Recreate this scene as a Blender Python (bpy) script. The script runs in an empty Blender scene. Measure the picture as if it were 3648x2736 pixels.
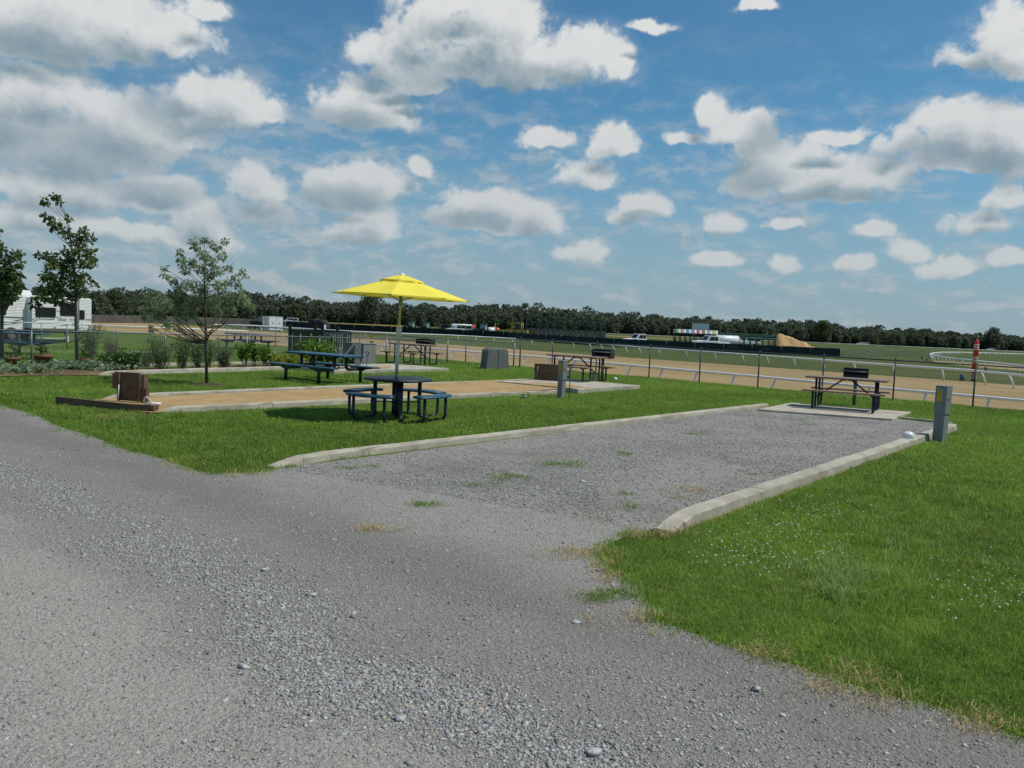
import bpy, bmesh, math, random
import numpy as np
from mathutils import Vector, Matrix, Euler
random.seed(7)
RNG = np.random.default_rng(11)
PI = math.pi
R = math.radians
sc = bpy.context.scene
COL = sc.collection

# ------------------------------------------------------------------ camera
FPX = 2936.0                                  # focal length in pixels of the 3648-wide frame
ROLL = math.atan(.0437)
PITCH = math.atan((1368 - 1159.5) * math.cos(ROLL) / FPX)
HC = 1.75
_f = Vector((0, math.cos(PITCH), -math.sin(PITCH)))
_u0 = Vector((0, math.sin(PITCH), math.cos(PITCH)))
_r0 = Vector((1, 0, 0))
_r = _r0 * math.cos(ROLL) + _u0 * math.sin(ROLL)
_u = _u0 * math.cos(ROLL) - _r0 * math.sin(ROLL)
cd = bpy.data.cameras.new('camera')
cam = bpy.data.objects.new('camera', cd)
COL.objects.link(cam)
cd.sensor_width = 36
cd.lens = FPX / 3648 * 36
cd.clip_end = 8000
cd.clip_start = .05
m3 = Matrix((_r, _u, -_f)).transposed()
cam.matrix_world = Matrix.Translation((0, 0, HC)) @ m3.to_4x4()
sc.camera = cam


def ray(x, y):
    return _f + _r * ((x - 1824) / FPX) - _u * ((y - 1368) / FPX)


def G(x, y, z=0.0):
    """ground point (height z) that the photograph shows at pixel x, y"""
    d = ray(x, y)
    t = (z - HC) / d.z
    return Vector((d.x * t, d.y * t, z))


def at(px, D, z=0.0):
    """point at forward distance D and height z in the direction of photo column px"""
    X = 0.0
    for _ in range(4):
        p = Vector((X, D, z - HC))
        w = p.dot(_f)
        X += ((px - 1824) / FPX - p.dot(_r) / w) * D
    return Vector((X, D, z))


# ------------------------------------------------------------------ sun, sky, exposure
SUN_EL, SUN_AZ = R(60), R(92)                 # azimuth clockwise from +Y: the sun stands to the right
sdir = Vector((math.sin(SUN_AZ) * math.cos(SUN_EL), math.cos(SUN_AZ) * math.cos(SUN_EL), math.sin(SUN_EL)))
sl = bpy.data.lights.new('sun', 'SUN')
sl.energy = 3.6
sl.angle = R(.53)
sl.color = (1, .96, .9)
so = bpy.data.objects.new('sun', sl)
COL.objects.link(so)
so.rotation_euler = sdir.to_track_quat('Z', 'Y').to_euler()
sc.view_settings.view_transform = 'Standard'
sc.view_settings.look = 'None'
sc.view_settings.gamma = 1
sc.view_settings.exposure = 0.0
sc.cycles.use_denoising = True
sc.cycles.max_bounces = 6
sc.cycles.transparent_max_bounces = 8


class NT:
    def __init__(s, tree):
        s.t = tree
        s.n = tree.nodes
        s.l = tree.links

    def node(s, typ, props=None, **ins):
        n = s.n.new(typ)
        for k, v in (props or {}).items():
            setattr(n, k, v)
        for k, v in ins.items():
            key = int(k[1:]) if k[0] == '_' and k[1:].isdigit() else k.replace('_', ' ')
            s.put(n.inputs[key], v)
        return n

    def put(s, sock, v):
        if isinstance(v, bpy.types.NodeSocket):
            s.l.new(v, sock)
        elif isinstance(v, bpy.types.Node):
            s.l.new(v.outputs[0], sock)
        else:
            sock.default_value = v

    def m(s, op, a, b=0.0, c=0.0, clamp=False):
        n = s.n.new('ShaderNodeMath')
        n.operation = op
        n.use_clamp = clamp
        for i, v in enumerate((a, b, c)):
            s.put(n.inputs[i], v)
        return n.outputs[0]

    def v(s, op, a, b=(0, 0, 0), c=(0, 0, 0)):
        n = s.n.new('ShaderNodeVectorMath')
        n.operation = op
        s.put(n.inputs[0], a)
        s.put(n.inputs[1], b)
        if op == 'MULTIPLY_ADD':
            s.put(n.inputs[2], c)
        return n.outputs['Value'] if op in ('LENGTH', 'DOT_PRODUCT') else n.outputs[0]

    def noise(s, vec, scale, detail=4, rough=.55, dist=0.0, out='Fac'):
        n = s.node('ShaderNodeTexNoise', None, Scale=scale, Detail=detail, Roughness=rough, Distortion=dist)
        s.put(n.inputs['Vector'], vec)
        return n.outputs[out]

    def ramp(s, x, a, b, lo=0.0, hi=1.0, smooth=True):
        n = s.n.new('ShaderNodeMapRange')
        n.interpolation_type = 'SMOOTHSTEP' if smooth else 'LINEAR'
        for i, v in enumerate((x, a, b, lo, hi)):
            s.put(n.inputs[i], v)
        return n.outputs[0]

    def mix(s, fac, a, b, mode='MIX'):
        n = s.n.new('ShaderNodeMix')
        n.data_type = 'RGBA'
        n.blend_type = mode
        s.put(n.inputs[0], fac)
        for i, v in ((6, a), (7, b)):
            s.put(n.inputs[i], v if not isinstance(v, tuple) else (v[0], v[1], v[2], 1))
        return n.outputs[2]


SKY = .080
PUFF = 1.75
CLOUDS = [  # x, y, half width, half height of the cumulus heaps in a 2212-wide frame, as directions in the sky
    (120, 30, 280, 80), (330, 45, 140, 62), (60, 95, 180, 45), (445, 10, 55, 26), (190, 90, 150, 40),
    (470, 225, 150, 62), (300, 265, 190, 80), (585, 240, 60, 36), (90, 195, 130, 50), (140, 310, 210, 62), (30, 250, 90, 70),
    (430, 185, 60, 28),
    (840, 110, 90, 48), (935, 45, 85, 60), (1060, 60, 140, 78), (1120, 130, 200, 52), (1265, 95, 80, 48), (1335, 130, 40, 42), (1080, 168, 120, 34), (900, 150, 110, 30), (1010, -10, 150, 50),
    (790, 212, 98, 58), (735, 238, 72, 36), (915, 186, 55, 20), (820, 255, 70, 30),
    (1180, 300, 62, 22), (1315, 303, 50, 36), (1255, 368, 60, 36),
    (1535, 232, 40, 42), (1585, 268, 62, 38), (1480, 292, 55, 15), (1640, 300, 52, 48), (1690, 345, 82, 44), (1770, 385, 150, 44), (1885, 378, 90, 34), (1625, 398, 62, 36), (1780, 430, 120, 16), (1790, 300, 75, 16),
    (2080, 268, 110, 62), (1950, 310, 58, 38), (2185, 290, 100, 84), (2050, 345, 120, 30),
    (2150, 55, 66, 66), (2085, 125, 85, 24), (2205, 110, 80, 70),
    (1405, 48, 52, 12), (1645, 10, 34, 10),
    (555, 412, 66, 42), (560, 458, 80, 30), (790, 392, 100, 36), (715, 402, 60, 32), (893, 368, 32, 22), (730, 430, 90, 20),
    (1050, 440, 100, 38), (1165, 468, 66, 38), (980, 472, 80, 26), (1060, 488, 150, 16),
    (1380, 450, 66, 28), (1350, 470, 50, 18), (1555, 482, 52, 26), (1690, 487, 45, 11), (1895, 500, 48, 15),
    (800, 488, 72, 36), (745, 505, 50, 18), (1270, 540, 62, 24), (1690, 560, 42, 22), (1840, 568, 52, 23), (1965, 542, 45, 26), (2045, 575, 62, 24),
    (2120, 488, 84, 32), (2165, 430, 55, 30), (2185, 572, 55, 22), (1540, 555, 52, 18),
    (200, 410, 240, 40), (430, 470, 60, 44), (90, 470, 140, 32), (350, 390, 90, 26), (300, 500, 200, 26),
]


BASES = [  # where the photographed heaps show their grey undersides
    (170, 330, 230, 58), (110, 120, 230, 42), (330, 225, 80, 34), (980, 172, 170, 34), (1150, 170, 120, 26), (740, 262, 110, 26), (1625, 392, 75, 44), (1800, 430, 180, 18), (1990, 345, 110, 32), (2140, 345, 90, 24),
    (560, 470, 110, 28), (740, 428, 110, 26), (1000, 482, 120, 18), (2100, 150, 110, 24), (1660, 300, 50, 40), (330, 410, 130, 26), (2150, 515, 70, 18), (760, 520, 80, 16), (1400, 478, 60, 12), (1560, 508, 50, 10)]


def build_world():
    w = bpy.data.worlds.new('World')
    sc.world = w
    w.use_nodes = True
    t = NT(w.node_tree)
    t.n.clear()
    out = t.n.new('ShaderNodeOutputWorld')
    sky = t.n.new('ShaderNodeTexSky')
    sky.sky_type = 'NISHITA'
    sky.sun_disc = False
    sky.sun_elevation = SUN_EL
    sky.sun_rotation = SUN_AZ
    sky.air_density = 1.0
    sky.dust_density = .4
    sky.ozone_density = 2.0
    g = t.n.new('ShaderNodeTexCoord').outputs['Generated']
    sep = t.node('ShaderNodeSeparateXYZ', None, _0=g)
    az = t.m('ARCTAN2', sep.outputs[0], sep.outputs[1])
    el = t.m('ARCSINE', sep.outputs[2])
    p = t.node('ShaderNodeCombineXYZ', None, _0=az, _1=el, _2=0.0).outputs[0]
    # heaps look smaller and closer together towards the horizon
    inv = t.m('DIVIDE', 1.0, t.m('ADD', t.m('MAXIMUM', el, 0.0), .22))
    w1 = t.noise(p, 8, 3, .5, 0, 'Color')
    w2 = t.noise(p, 26, 3, .55, 0, 'Color')
    off = t.v('MULTIPLY', t.v('SUBTRACT', w1, (.5, .5, .5)), (.05, .035, 0))
    off = t.v('ADD', off, t.v('MULTIPLY', t.v('SUBTRACT', w2, (.5, .5, .5)), (.022, .02, 0)))
    pw = t.v('ADD', p, off)
    # the sun is high to the right: look that way for how much cloud shades this point
    k = t.m('MULTIPLY_ADD', el, .085, .008)
    sh = t.v('MULTIPLY', t.node('ShaderNodeCombineXYZ', None, _0=k, _1=k, _2=0.0).outputs[0], (.5, 1.0, 0))
    ps = t.v('ADD', pw, sh)
    el_list, base_list = [], []
    for i, (x, y, a, b) in enumerate(CLOUDS + BASES):
        s = 3648 / 2212

        def ang(px, py):
            d = ray(px * s, py * s).normalized()
            return np.array((math.atan2(d.x, d.y), math.asin(d.z)))
        c = ang(x, y)
        ru = abs(ang(x + a, y)[0] - ang(x - a, y)[0]) / 2 * 1.06
        rv = abs(ang(x, y + b)[1] - ang(x, y - b)[1]) / 2 * 1.08
        if i < len(CLOUDS):
            el_list.append((c[0], c[1] - .22 * rv, 1 / ru, 1 / (rv * 1.2)))
        else:
            base_list.append((c[0], c[1], 1 / ru, 1 / rv))

    def base(q):
        acc = None
        for cx, cy, iu, iv in el_list:
            d = t.v('MULTIPLY_ADD', q, (iu, iv, 0), (-cx * iu, -cy * iv, 0))
            d = t.v('LENGTH', t.v('MAXIMUM', d, t.v('MULTIPLY', d, (1, -1.7, 1))))      # flat below, heaped above
            acc = d if acc is None else t.m('SMOOTH_MIN', acc, d, .30)
        return t.m('MAXIMUM', t.m('SUBTRACT', 1.0, acc), -1.5)

    def puff(q, detail):
        a = t.noise(q, 13, detail, .60)
        b = t.m('ABSOLUTE', t.m('MULTIPLY_ADD', t.noise(q, 27, 2, .5), 2.0, -1.0))
        c = t.m('ABSOLUTE', t.m('MULTIPLY_ADD', t.noise(q, 70, 3, .55), 2.0, -1.0))
        return t.m('MULTIPLY_ADD', t.m('SUBTRACT', a, .46), PUFF, t.m('MULTIPLY_ADD', b, .55, t.m('MULTIPLY', c, .35)))
    D1 = t.m('ADD', base(pw), puff(p, 9))
    D2 = t.m('ADD', base(ps), t.m('MULTIPLY', puff(t.v('ADD', p, sh), 5), .75))
    # the far sky: rows of small heaps low over the horizon, thicker to the left
    lowv = t.v('MULTIPLY', t.v('ADD', p, t.v('MULTIPLY', off, (.6, .6, 0))), (1, 2.3, 1))
    ln = t.noise(lowv, 17, 8, .62)
    ls = t.noise(t.v('ADD', lowv, (.008, .022, 0)), 17, 6, .62)
    left = t.ramp(az, .15, -.55)
    band = t.m('MULTIPLY', t.ramp(el, .36, .14), t.ramp(el, -.05, .02))
    thr = t.m('SUBTRACT', .50, t.m('MULTIPLY', left, .12))
    lowmask = t.m('MULTIPLY', t.ramp(t.m('SUBTRACT', ln, thr), -.06, .20), band)
    lowlit = t.ramp(t.m('SUBTRACT', ls, ln), .10, -.10)
    wisps = t.m('MULTIPLY', t.ramp(t.noise(t.v('MULTIPLY', pw, (1, 1.6, 1)), 6, 8, .62), .50, .80), .12)
    mask = t.ramp(D1, -.02, .50)
    edge = t.m('MULTIPLY', t.ramp(D1, -.35, .3), .12)
    mask = t.m('MAXIMUM', mask, edge)
    lit = t.ramp(D2, 1.25, .02)
    fine = t.m('SUBTRACT', t.noise(pw, 30, 7, .62), .5)
    ub = None
    for cx, cy, iu, iv in base_list:
        d = t.v('LENGTH', t.v('MULTIPLY_ADD', pw, (iu, iv, 0), (-cx * iu, -cy * iv, 0)))
        ub = d if ub is None else t.m('SMOOTH_MIN', ub, d, .3)
    under = t.ramp(ub, 1.5, .35)
    lit = t.m('MULTIPLY', lit, t.m('MULTIPLY_ADD', under, -.60, 1.0))
    lit = t.m('MULTIPLY_ADD', fine, .5, lit, clamp=True)
    ccol = t.mix(lit, (.21, .305, .365), (.71, .725, .725))
    far = t.ramp(el, .36, .05)                 # far cloud is seen through more air
    ccol = t.mix(t.m('MULTIPLY', far, .42), ccol, (.30, .385, .44))
    lowcol = t.mix(lowlit, (.27, .365, .44), (.47, .505, .525))
    skyc = t.mix(1.0, sky.outputs[0], (.56, 1.03, 1.14), 'MULTIPLY')
    b_sky = t.node('ShaderNodeBackground', None, _0=skyc, _1=SKY)
    b_low = t.node('ShaderNodeBackground', None, _0=lowcol, _1=1.0)
    b_cl = t.node('ShaderNodeBackground', None, _0=ccol, _1=1.0)
    b_hz = t.node('ShaderNodeBackground', None, _0=(.285, .362, .445, 1), _1=1.0)
    b_w = t.node('ShaderNodeBackground', None, _0=(.34, .43, .49, 1), _1=1.0)
    haze = t.m('MULTIPLY', t.ramp(el, .27, -.03), .85)

    def mixs(f, a, b):
        n = t.n.new('ShaderNodeMixShader')
        t.put(n.inputs[0], f)
        t.l.new(a.outputs[0], n.inputs[1])
        t.l.new(b.outputs[0], n.inputs[2])
        return n
    s = mixs(wisps, b_sky, b_w)
    s = mixs(haze, s, b_hz)
    s = mixs(t.m('MULTIPLY', lowmask, .62), s, b_low)
    s = mixs(mask, s, b_cl)
    t.l.new(s.outputs[0], out.inputs[0])
    w.cycles.sampling_method = 'MANUAL'
    w.cycles.sample_map_resolution = 512


build_world()

# ------------------------------------------------------------------ materials
MATS = {}


def mat(name, col, rough=.6, metal=0.0, var=.12, scale=12.0, bump=0.0, bscale=60.0, dirt=None, dirt_amt=.0, transl=0.0, tcol=None, spec=None):
    if name in MATS:
        return MATS[name]
    m = bpy.data.materials.new(name)
    MATS[name] = m
    m.use_nodes = True
    t = NT(m.node_tree)
    bs = t.n['Principled BSDF']
    co = t.n.new('ShaderNodeTexCoord').outputs['Object']
    n1 = t.noise(co, scale, 5, .6)
    lo = tuple(c * (1 - var) for c in col)
    hi = tuple(min(1, c * (1 + var)) for c in col)
    c = t.mix(t.ramp(n1, .3, .7), lo, hi)
    if dirt:
        n2 = t.noise(co, scale * .35, 6, .65)
        c = t.mix(t.m('MULTIPLY', t.ramp(n2, .45, .75), dirt_amt), c, dirt)
    t.put(bs.inputs['Base Color'], c)
    t.put(bs.inputs['Roughness'], t.m('MULTIPLY_ADD', n1, .2, max(0.02, rough - .1)))
    bs.inputs['Metallic'].default_value = metal
    if spec is not None:
        bs.inputs['Specular IOR Level'].default_value = spec
    if bump:
        b = t.n.new('ShaderNodeBump')
        b.inputs['Strength'].default_value = bump
        b.inputs['Distance'].default_value = .01
        t.put(b.inputs['Height'], t.noise(co, bscale, 4, .6))
        t.put(bs.inputs['Normal'], b.outputs[0])
    if transl:
        tr = t.n.new('ShaderNodeBsdfTranslucent')
        t.put(tr.inputs[0], t.mix(.5, c, tcol or col))
        mx = t.n.new('ShaderNodeMixShader')
        mx.inputs[0].default_value = transl
        t.l.new(bs.outputs[0], mx.inputs[1])
        t.l.new(tr.outputs[0], mx.inputs[2])
        t.l.new(mx.outputs[0], t.n['Material Output'].inputs[0])
    return m


def leaf_mat(name, dark, light, transl=.3, tip=None, rough=.55):
    """foliage coloured per leaf by the mesh attribute 'tint'"""
    if name in MATS:
        return MATS[name]
    m = bpy.data.materials.new(name)
    MATS[name] = m
    m.use_nodes = True
    t = NT(m.node_tree)
    bs = t.n['Principled BSDF']
    a = t.node('ShaderNodeAttribute', {'attribute_name': 'tint'}).outputs['Fac']
    c = t.mix(a, dark, light)
    if tip:
        c = t.mix(t.ramp(a, .9, .97), c, tip)
    t.put(bs.inputs['Base Color'], c)
    bs.inputs['Roughness'].default_value = rough
    bs.inputs['Specular IOR Level'].default_value = .3 if rough < .8 else .05
    tr = t.n.new('ShaderNodeBsdfTranslucent')
    t.put(tr.inputs[0], t.mix(.35, c, tuple(x * 1.5 for x in light)))
    mx = t.n.new('ShaderNodeMixShader')
    mx.inputs[0].default_value = transl
    t.l.new(bs.outputs[0], mx.inputs[1])
    t.l.new(tr.outputs[0], mx.inputs[2])
    t.l.new(mx.outputs[0], t.n['Material Output'].inputs[0])
    return m


CONC = mat('concrete', (.43, .385, .295), .85, 0, .16, 3, .6, 70, (.20, .17, .12), .6)
BLACK = mat('black_steel', (.016, .016, .017), .42, .3, .2, 8)
NAVY = mat('dark_blue_coating', (.014, .018, .024), .45, 0, .2, 20, .2, 200)
BLUE = mat('blue_coating', (.010, .068, .115), .38, 0, .15, 20, .25, 220)
BROWNTOP = mat('brown_coating', (.22, .15, .10), .55, 0, .15, 14, .2, 150)
WOOD = mat('weathered_wood', (.12, .070, .040), .85, 0, .35, 6, .5, 50, (.15, .12, .09), .45)
WOODGREY = mat('plank_wood', (.12, .08, .052), .85, 0, .3, 5, .4, 50, (.25, .13, .06), .35)
GREY = mat('grey_cabinet', (.215, .225, .215), .45, .0, .08, 6, .0, 50, (.18, .17, .15), .2)
GREYDARK = mat('transformer_grey', (.19, .20, .185), .6, 0, .1, 6, .1, 60, (.12, .11, .09), .3)
CONCBOX = mat('concrete_cabinet', (.19, .19, .172), .85, 0, .12, 7, .3, 80, (.16, .15, .13), .4)
GALV = mat('galvanised', (.20, .205, .205), .5, .5, .15, 10)
GALVDULL = mat('dull_galvanised', (.16, .17, .17), .5, .5, .2, 10)
WIRE = mat('fence_wire', (.30, .31, .31), .5, .6, .1, 10)
WIREDK = mat('black_fence_wire', (.09, .092, .09), .5, .2, .1, 10)
POSTDK = mat('dark_fence_post', (.085, .087, .085), .5, .3, .2, 10)
WHITE = mat('white_paint', (.74, .75, .75), .4, 0, .06, 4, 0, 50, (.45, .42, .36), .12)
RAILW = mat('rail_white', (.80, .80, .80), .45, 0, .06, 4)
SIDING = mat('white_siding', (.74, .73, .69), .45, 0, .05, 2, 0, 50, (.42, .40, .36), .15)
GLASSDK = mat('dark_glass', (.012, .014, .016), .08, 0, .1, 3)
TYRE = mat('tyre_rubber', (.02, .02, .02), .85, 0, .2, 9)
YELLOW = mat('yellow_paint', (.75, .47, .01), .5, 0, .06, 8)
CANOPY = mat('yellow_canopy', (.97, .82, .085), .75, 0, .03, 3, .1, 200, None, 0, .18, (.95, .80, .07))
POLEGLOW = mat('pole_canopy_glow', (.62, .52, .16), .45, 0, .06, 8)  # yellow light through the canopy, painted into the upper pole's colour
POLEW = mat('pole_cream', (.62, .60, .50), .45, 0, .08, 8)
GREENDK = mat('dark_green_steel', (.010, .030, .022), .5, .1, .2, 8)
GREENTR = mat('tractor_green', (.02, .16, .045), .4, 0, .1, 6)
SCREEN = mat('windscreen_fabric', (.012, .03, .027), .85, 0, .35, .5, .3, 20)
SCREEN2 = mat('windscreen_fabric_black', (.009, .012, .012), .85, 0, .4, .5, .3, 20)
RED = mat('red_paint', (.50, .016, .015), .45, 0, .1, 6)
ORANGE = mat('orange_paint', (.62, .10, .02), .45, 0, .1, 6)
GRADER = mat('machine_yellow', (.68, .45, .06), .5, 0, .2, 2, 0, 50, (.12, .08, .03), .4)
TERRA = mat('terracotta', (.20, .080, .048), .85, 0, .2, 8, .2, 60, (.2, .14, .1), .3)
BARK = mat('bark', (.075, .062, .05), .9, 0, .35, 14, .7, 60)
BARKF = mat('far_bark', (.05, .04, .03), .9, 0, .3, 5)
SAND = mat('sand_heap', (.46, .29, .12), .95, 0, .2, .5, .6, 3, (.3, .18, .08), .5)
PVC = mat('white_pipe', (.72, .70, .66), .4, 0, .05, 9)
CREAM = mat('white_plastic', (.78, .78, .76), .35, 0, .05, 9)
TEAL = mat('pale_teal_pot', (.30, .45, .40), .6, 0, .1, 9)
MULCH = mat('mulch', (.06, .032, .02), .95, 0, .4, 25, .8, 80)
BARREL = mat('grey_barrel', (.14, .15, .17), .6, 0, .15, 5)
STONE = mat('stone_grey', (.42, .415, .40), .85, 0, .25, 20, .4, 60)
INK = mat('black_ink', (.01, .01, .01), .6)
DECAL = mat('grey_decal', (.05, .05, .052), .5)


# ------------------------------------------------------------------ mesh helpers
class MB:
    """collects boxes, tubes and surfaces; build() links them as ONE mesh object"""

    def __init__(s):
        s.v, s.f, s.sm = [], [], []

    def add(s, vs, fs, smooth=False, M=None):
        o = len(s.v)
        s.v += [tuple(M @ Vector(p)) if M is not None else tuple(p) for p in vs]
        s.f += [tuple(o + i for i in f) for f in fs]
        s.sm += [smooth] * len(fs)
        return s

    def box(s, c, d, M=None, rz=0.0, ry=0.0, rx=0.0, taper=1.0):
        L = Matrix.Translation(c) @ Euler((rx, ry, rz)).to_matrix().to_4x4()
        if M is not None:
            L = M @ L
        x, y, z = d[0] / 2, d[1] / 2, d[2] / 2
        k = taper
        vs = [(-x, -y, -z), (x, -y, -z), (x, y, -z), (-x, y, -z), (-x * k, -y * k, z), (x * k, -y * k, z), (x * k, y * k, z), (-x * k, y * k, z)]
        return s.add(vs, [(0, 3, 2, 1), (4, 5, 6, 7), (0, 1, 5, 4), (1, 2, 6, 5), (2, 3, 7, 6), (3, 0, 4, 7)], False, L)

    def tube(s, pts, r, seg=8, caps=True):
        pts = [Vector(p) for p in pts]
        n = len(pts)
        rs = r if isinstance(r, (list, tuple)) else [r] * n
        vs, fs = [], []
        ref = None
        for i, p in enumerate(pts):
            d = (pts[min(i + 1, n - 1)] - pts[max(i - 1, 0)]).normalized()
            if ref is None:
                ref = Vector((0, 0, 1)) if abs(d.z) < .9 else Vector((1, 0, 0))
            a = d.cross(ref).normalized()
            b = a.cross(d).normalized()
            ref = b
            for k in range(seg):
                t = 2 * PI * k / seg
                vs.append(p + (a * math.cos(t) + b * math.sin(t)) * rs[i])
        for i in range(n - 1):
            for k in range(seg):
                k2 = (k + 1) % seg
                fs.append((i * seg + k, i * seg + k2, (i + 1) * seg + k2, (i + 1) * seg + k))
        s.add(vs, fs, seg > 4)
        if caps:
            o = len(s.v) - len(vs)
            s.f += [tuple(o + k for k in range(seg))[::-1], tuple(o + (n - 1) * seg + k for k in range(seg))]
            s.sm += [False, False]
        return s

    def lathe(s, prof, seg=24, M=None, smooth=True):
        vs, fs = [], []
        for (r, z) in prof:
            for k in range(seg):
                t = 2 * PI * k / seg
                vs.append((r * math.cos(t), r * math.sin(t), z))
        for i in range(len(prof) - 1):
            for k in range(seg):
                k2 = (k + 1) % seg
                fs.append((i * seg + k, i * seg + k2, (i + 1) * seg + k2, (i + 1) * seg + k))
        fs.append(tuple(range(seg))[::-1])
        fs.append(tuple((len(prof) - 1) * seg + k for k in range(seg)))
        return s.add(vs, fs, smooth, M)

    def prism(s, poly, y0, y1, M=None, smooth=False):
        """polygon in x,z extruded along y"""
        n = len(poly)
        vs = [(x, y0, z) for x, z in poly] + [(x, y1, z) for x, z in poly]
        fs = [tuple(range(n)), tuple(range(2 * n - 1, n - 1, -1))]
        fs += [(i, i + n, (i + 1) % n + n, (i + 1) % n) for i in range(n)]
        return s.add(vs, fs, smooth, M)

    def slab(s, poly, z0, z1, M=None):
        n = len(poly)
        vs = [(p[0], p[1], z0) for p in poly] + [(p[0], p[1], z1) for p in poly]
        fs = [tuple(range(n))[::-1], tuple(range(n, 2 * n))]
        fs += [(i, (i + 1) % n, (i + 1) % n + n, i + n) for i in range(n)]
        return s.add(vs, fs, False, M)

    def build(s, name, m, parent=None, bevel=0.0, segs=2):
        me = bpy.data.meshes.new(name)
        me.from_pydata(s.v, [], s.f)
        me.polygons.foreach_set('use_smooth', s.sm)
        bm = bmesh.new()
        bm.from_mesh(me)
        bmesh.ops.recalc_face_normals(bm, faces=bm.faces)
        bm.to_mesh(me)
        bm.free()
        me.materials.append(m)
        o = bpy.data.objects.new(name, me)
        COL.objects.link(o)
        if parent is not None:
            o.parent = parent
        if bevel:
            b = o.modifiers.new('bevel', 'BEVEL')
            b.width = bevel
            b.segments = segs
            b.limit_method = 'ANGLE'
        return o


def npmesh(name, V, F, m, parent=None, tint=None, smooth=False):
    """mesh from numpy arrays, triangles or quads, with an optional float per point"""
    V = np.ascontiguousarray(V, np.float32)
    F = np.ascontiguousarray(F, np.int32)
    me = bpy.data.meshes.new(name)
    k = F.shape[1]
    me.vertices.add(len(V))
    me.vertices.foreach_set('co', V.ravel())
    me.loops.add(F.size)
    me.loops.foreach_set('vertex_index', F.ravel())
    me.polygons.add(len(F))
    me.polygons.foreach_set('loop_start', np.arange(0, F.size, k, dtype=np.int32))
    if smooth:
        me.polygons.foreach_set('use_smooth', np.ones(len(F), bool))
    if tint is not None:
        a = me.attributes.new('tint', 'FLOAT', 'POINT')
        a.data.foreach_set('value', np.ascontiguousarray(tint, np.float32))
    me.update(calc_edges=True)
    me.materials.append(m)
    o = bpy.data.objects.new(name, me)
    COL.objects.link(o)
    if parent is not None:
        o.parent = parent
    return o


def tag(o, label=None, cat=None, group=None, kind=None):
    if label:
        o['label'] = label
    if cat:
        o['category'] = cat
    if group:
        o['group'] = group
    if kind:
        o['kind'] = kind
    return o


def thing(name, label, cat, loc=(0, 0, 0), rz=0.0, group=None, kind=None):
    o = bpy.data.objects.new(name, None)
    COL.objects.link(o)
    o.location = loc
    o.rotation_euler = (0, 0, rz)
    o.empty_display_size = .2
    return tag(o, label, cat, group, kind)


def dup(root, loc, rz, label=None, group=None, scale=None):
    r = root.copy()
    COL.objects.link(r)
    r.location = loc
    r.rotation_euler = (0, 0, rz)
    if scale:
        r.scale = scale
    if label:
        r['label'] = label
    if group:
        r['group'] = group
    for ch in list(root.children):
        c = ch.copy()
        COL.objects.link(c)
        c.parent = r
        for g in list(ch.children):
            d = g.copy()
            COL.objects.link(d)
            d.parent = c
    return r


def text(name, body, size, m, parent, loc, rot, spacing=1.0, ext=.0008, align='CENTER', shear=0.0):
    c = bpy.data.curves.new(name, 'FONT')
    c.body = body
    c.size = size
    c.extrude = ext
    c.align_x = align
    c.align_y = 'CENTER'
    c.space_line = spacing
    c.shear = shear
    tmp = bpy.data.objects.new(name + '_outline', c)
    COL.objects.link(tmp)
    me = bpy.data.meshes.new_from_object(tmp.evaluated_get(bpy.context.evaluated_depsgraph_get()))
    bpy.data.objects.remove(tmp)
    bpy.data.curves.remove(c)
    me.materials.clear()
    me.materials.append(m)
    o = bpy.data.objects.new(name, me)
    COL.objects.link(o)
    o.parent = parent
    o.location = loc
    o.rotation_euler = rot
    return o


def arc(c, r, a0, a1, n, plane='xz', other=0.0):
    out = []
    for i in range(n + 1):
        a = a0 + (a1 - a0) * i / n
        x, y = c[0] + r * math.cos(a), c[1] + r * math.sin(a)
        out.append((x, other, y) if plane == 'xz' else (other, x, y))
    return out


def inpoly(P, poly):
    x, y = P[:, 0], P[:, 1]
    r = np.zeros(len(P), bool)
    n = len(poly)
    for i in range(n):
        x0, y0 = poly[i][0], poly[i][1]
        x1, y1 = poly[(i + 1) % n][0], poly[(i + 1) % n][1]
        c = ((y0 > y) != (y1 > y))
        with np.errstate(divide='ignore', invalid='ignore'):
            xx = (x1 - x0) * (y - y0) / (y1 - y0) + x0
        r ^= c & (x < xx)
    return r


def vnoise(P, scale, seed=0):
    """smooth value noise over x,y, 0..1"""
    rg = np.random.default_rng(seed)
    T = rg.random((64, 64))
    q = np.asarray(P)[:, :2] / scale + 1000
    i = np.floor(q).astype(int)
    f = q - i
    f = f * f * (3 - 2 * f)
    a = T[i[:, 0] % 64, i[:, 1] % 64]
    b = T[(i[:, 0] + 1) % 64, i[:, 1] % 64]
    c = T[i[:, 0] % 64, (i[:, 1] + 1) % 64]
    d = T[(i[:, 0] + 1) % 64, (i[:, 1] + 1) % 64]
    return (a * (1 - f[:, 0]) + b * f[:, 0]) * (1 - f[:, 1]) + (c * (1 - f[:, 0]) + d * f[:, 0]) * f[:, 1]


# ------------------------------------------------------------------ the lie of the land
NV = Vector((.669, .743, 0))      # outward across the track fence
TV = Vector((.743, -.669, 0))     # along the track fence, to the right
AX = Vector((math.cos(R(51.5)), math.sin(R(51.5)), 0))     # along the parking pads
AXP = Vector((-AX.y, AX.x, 0))
PROF = [(-300, 0), (26.4, 0), (26.9, -.12), (28.6, -1.1), (150, -1.1), (200, -.9), (300, -.85), (6000, -.85)]


def nt(n, t, z=0.0):
    v = NV * n + TV * t
    return Vector((v.x, v.y, z))


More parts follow.
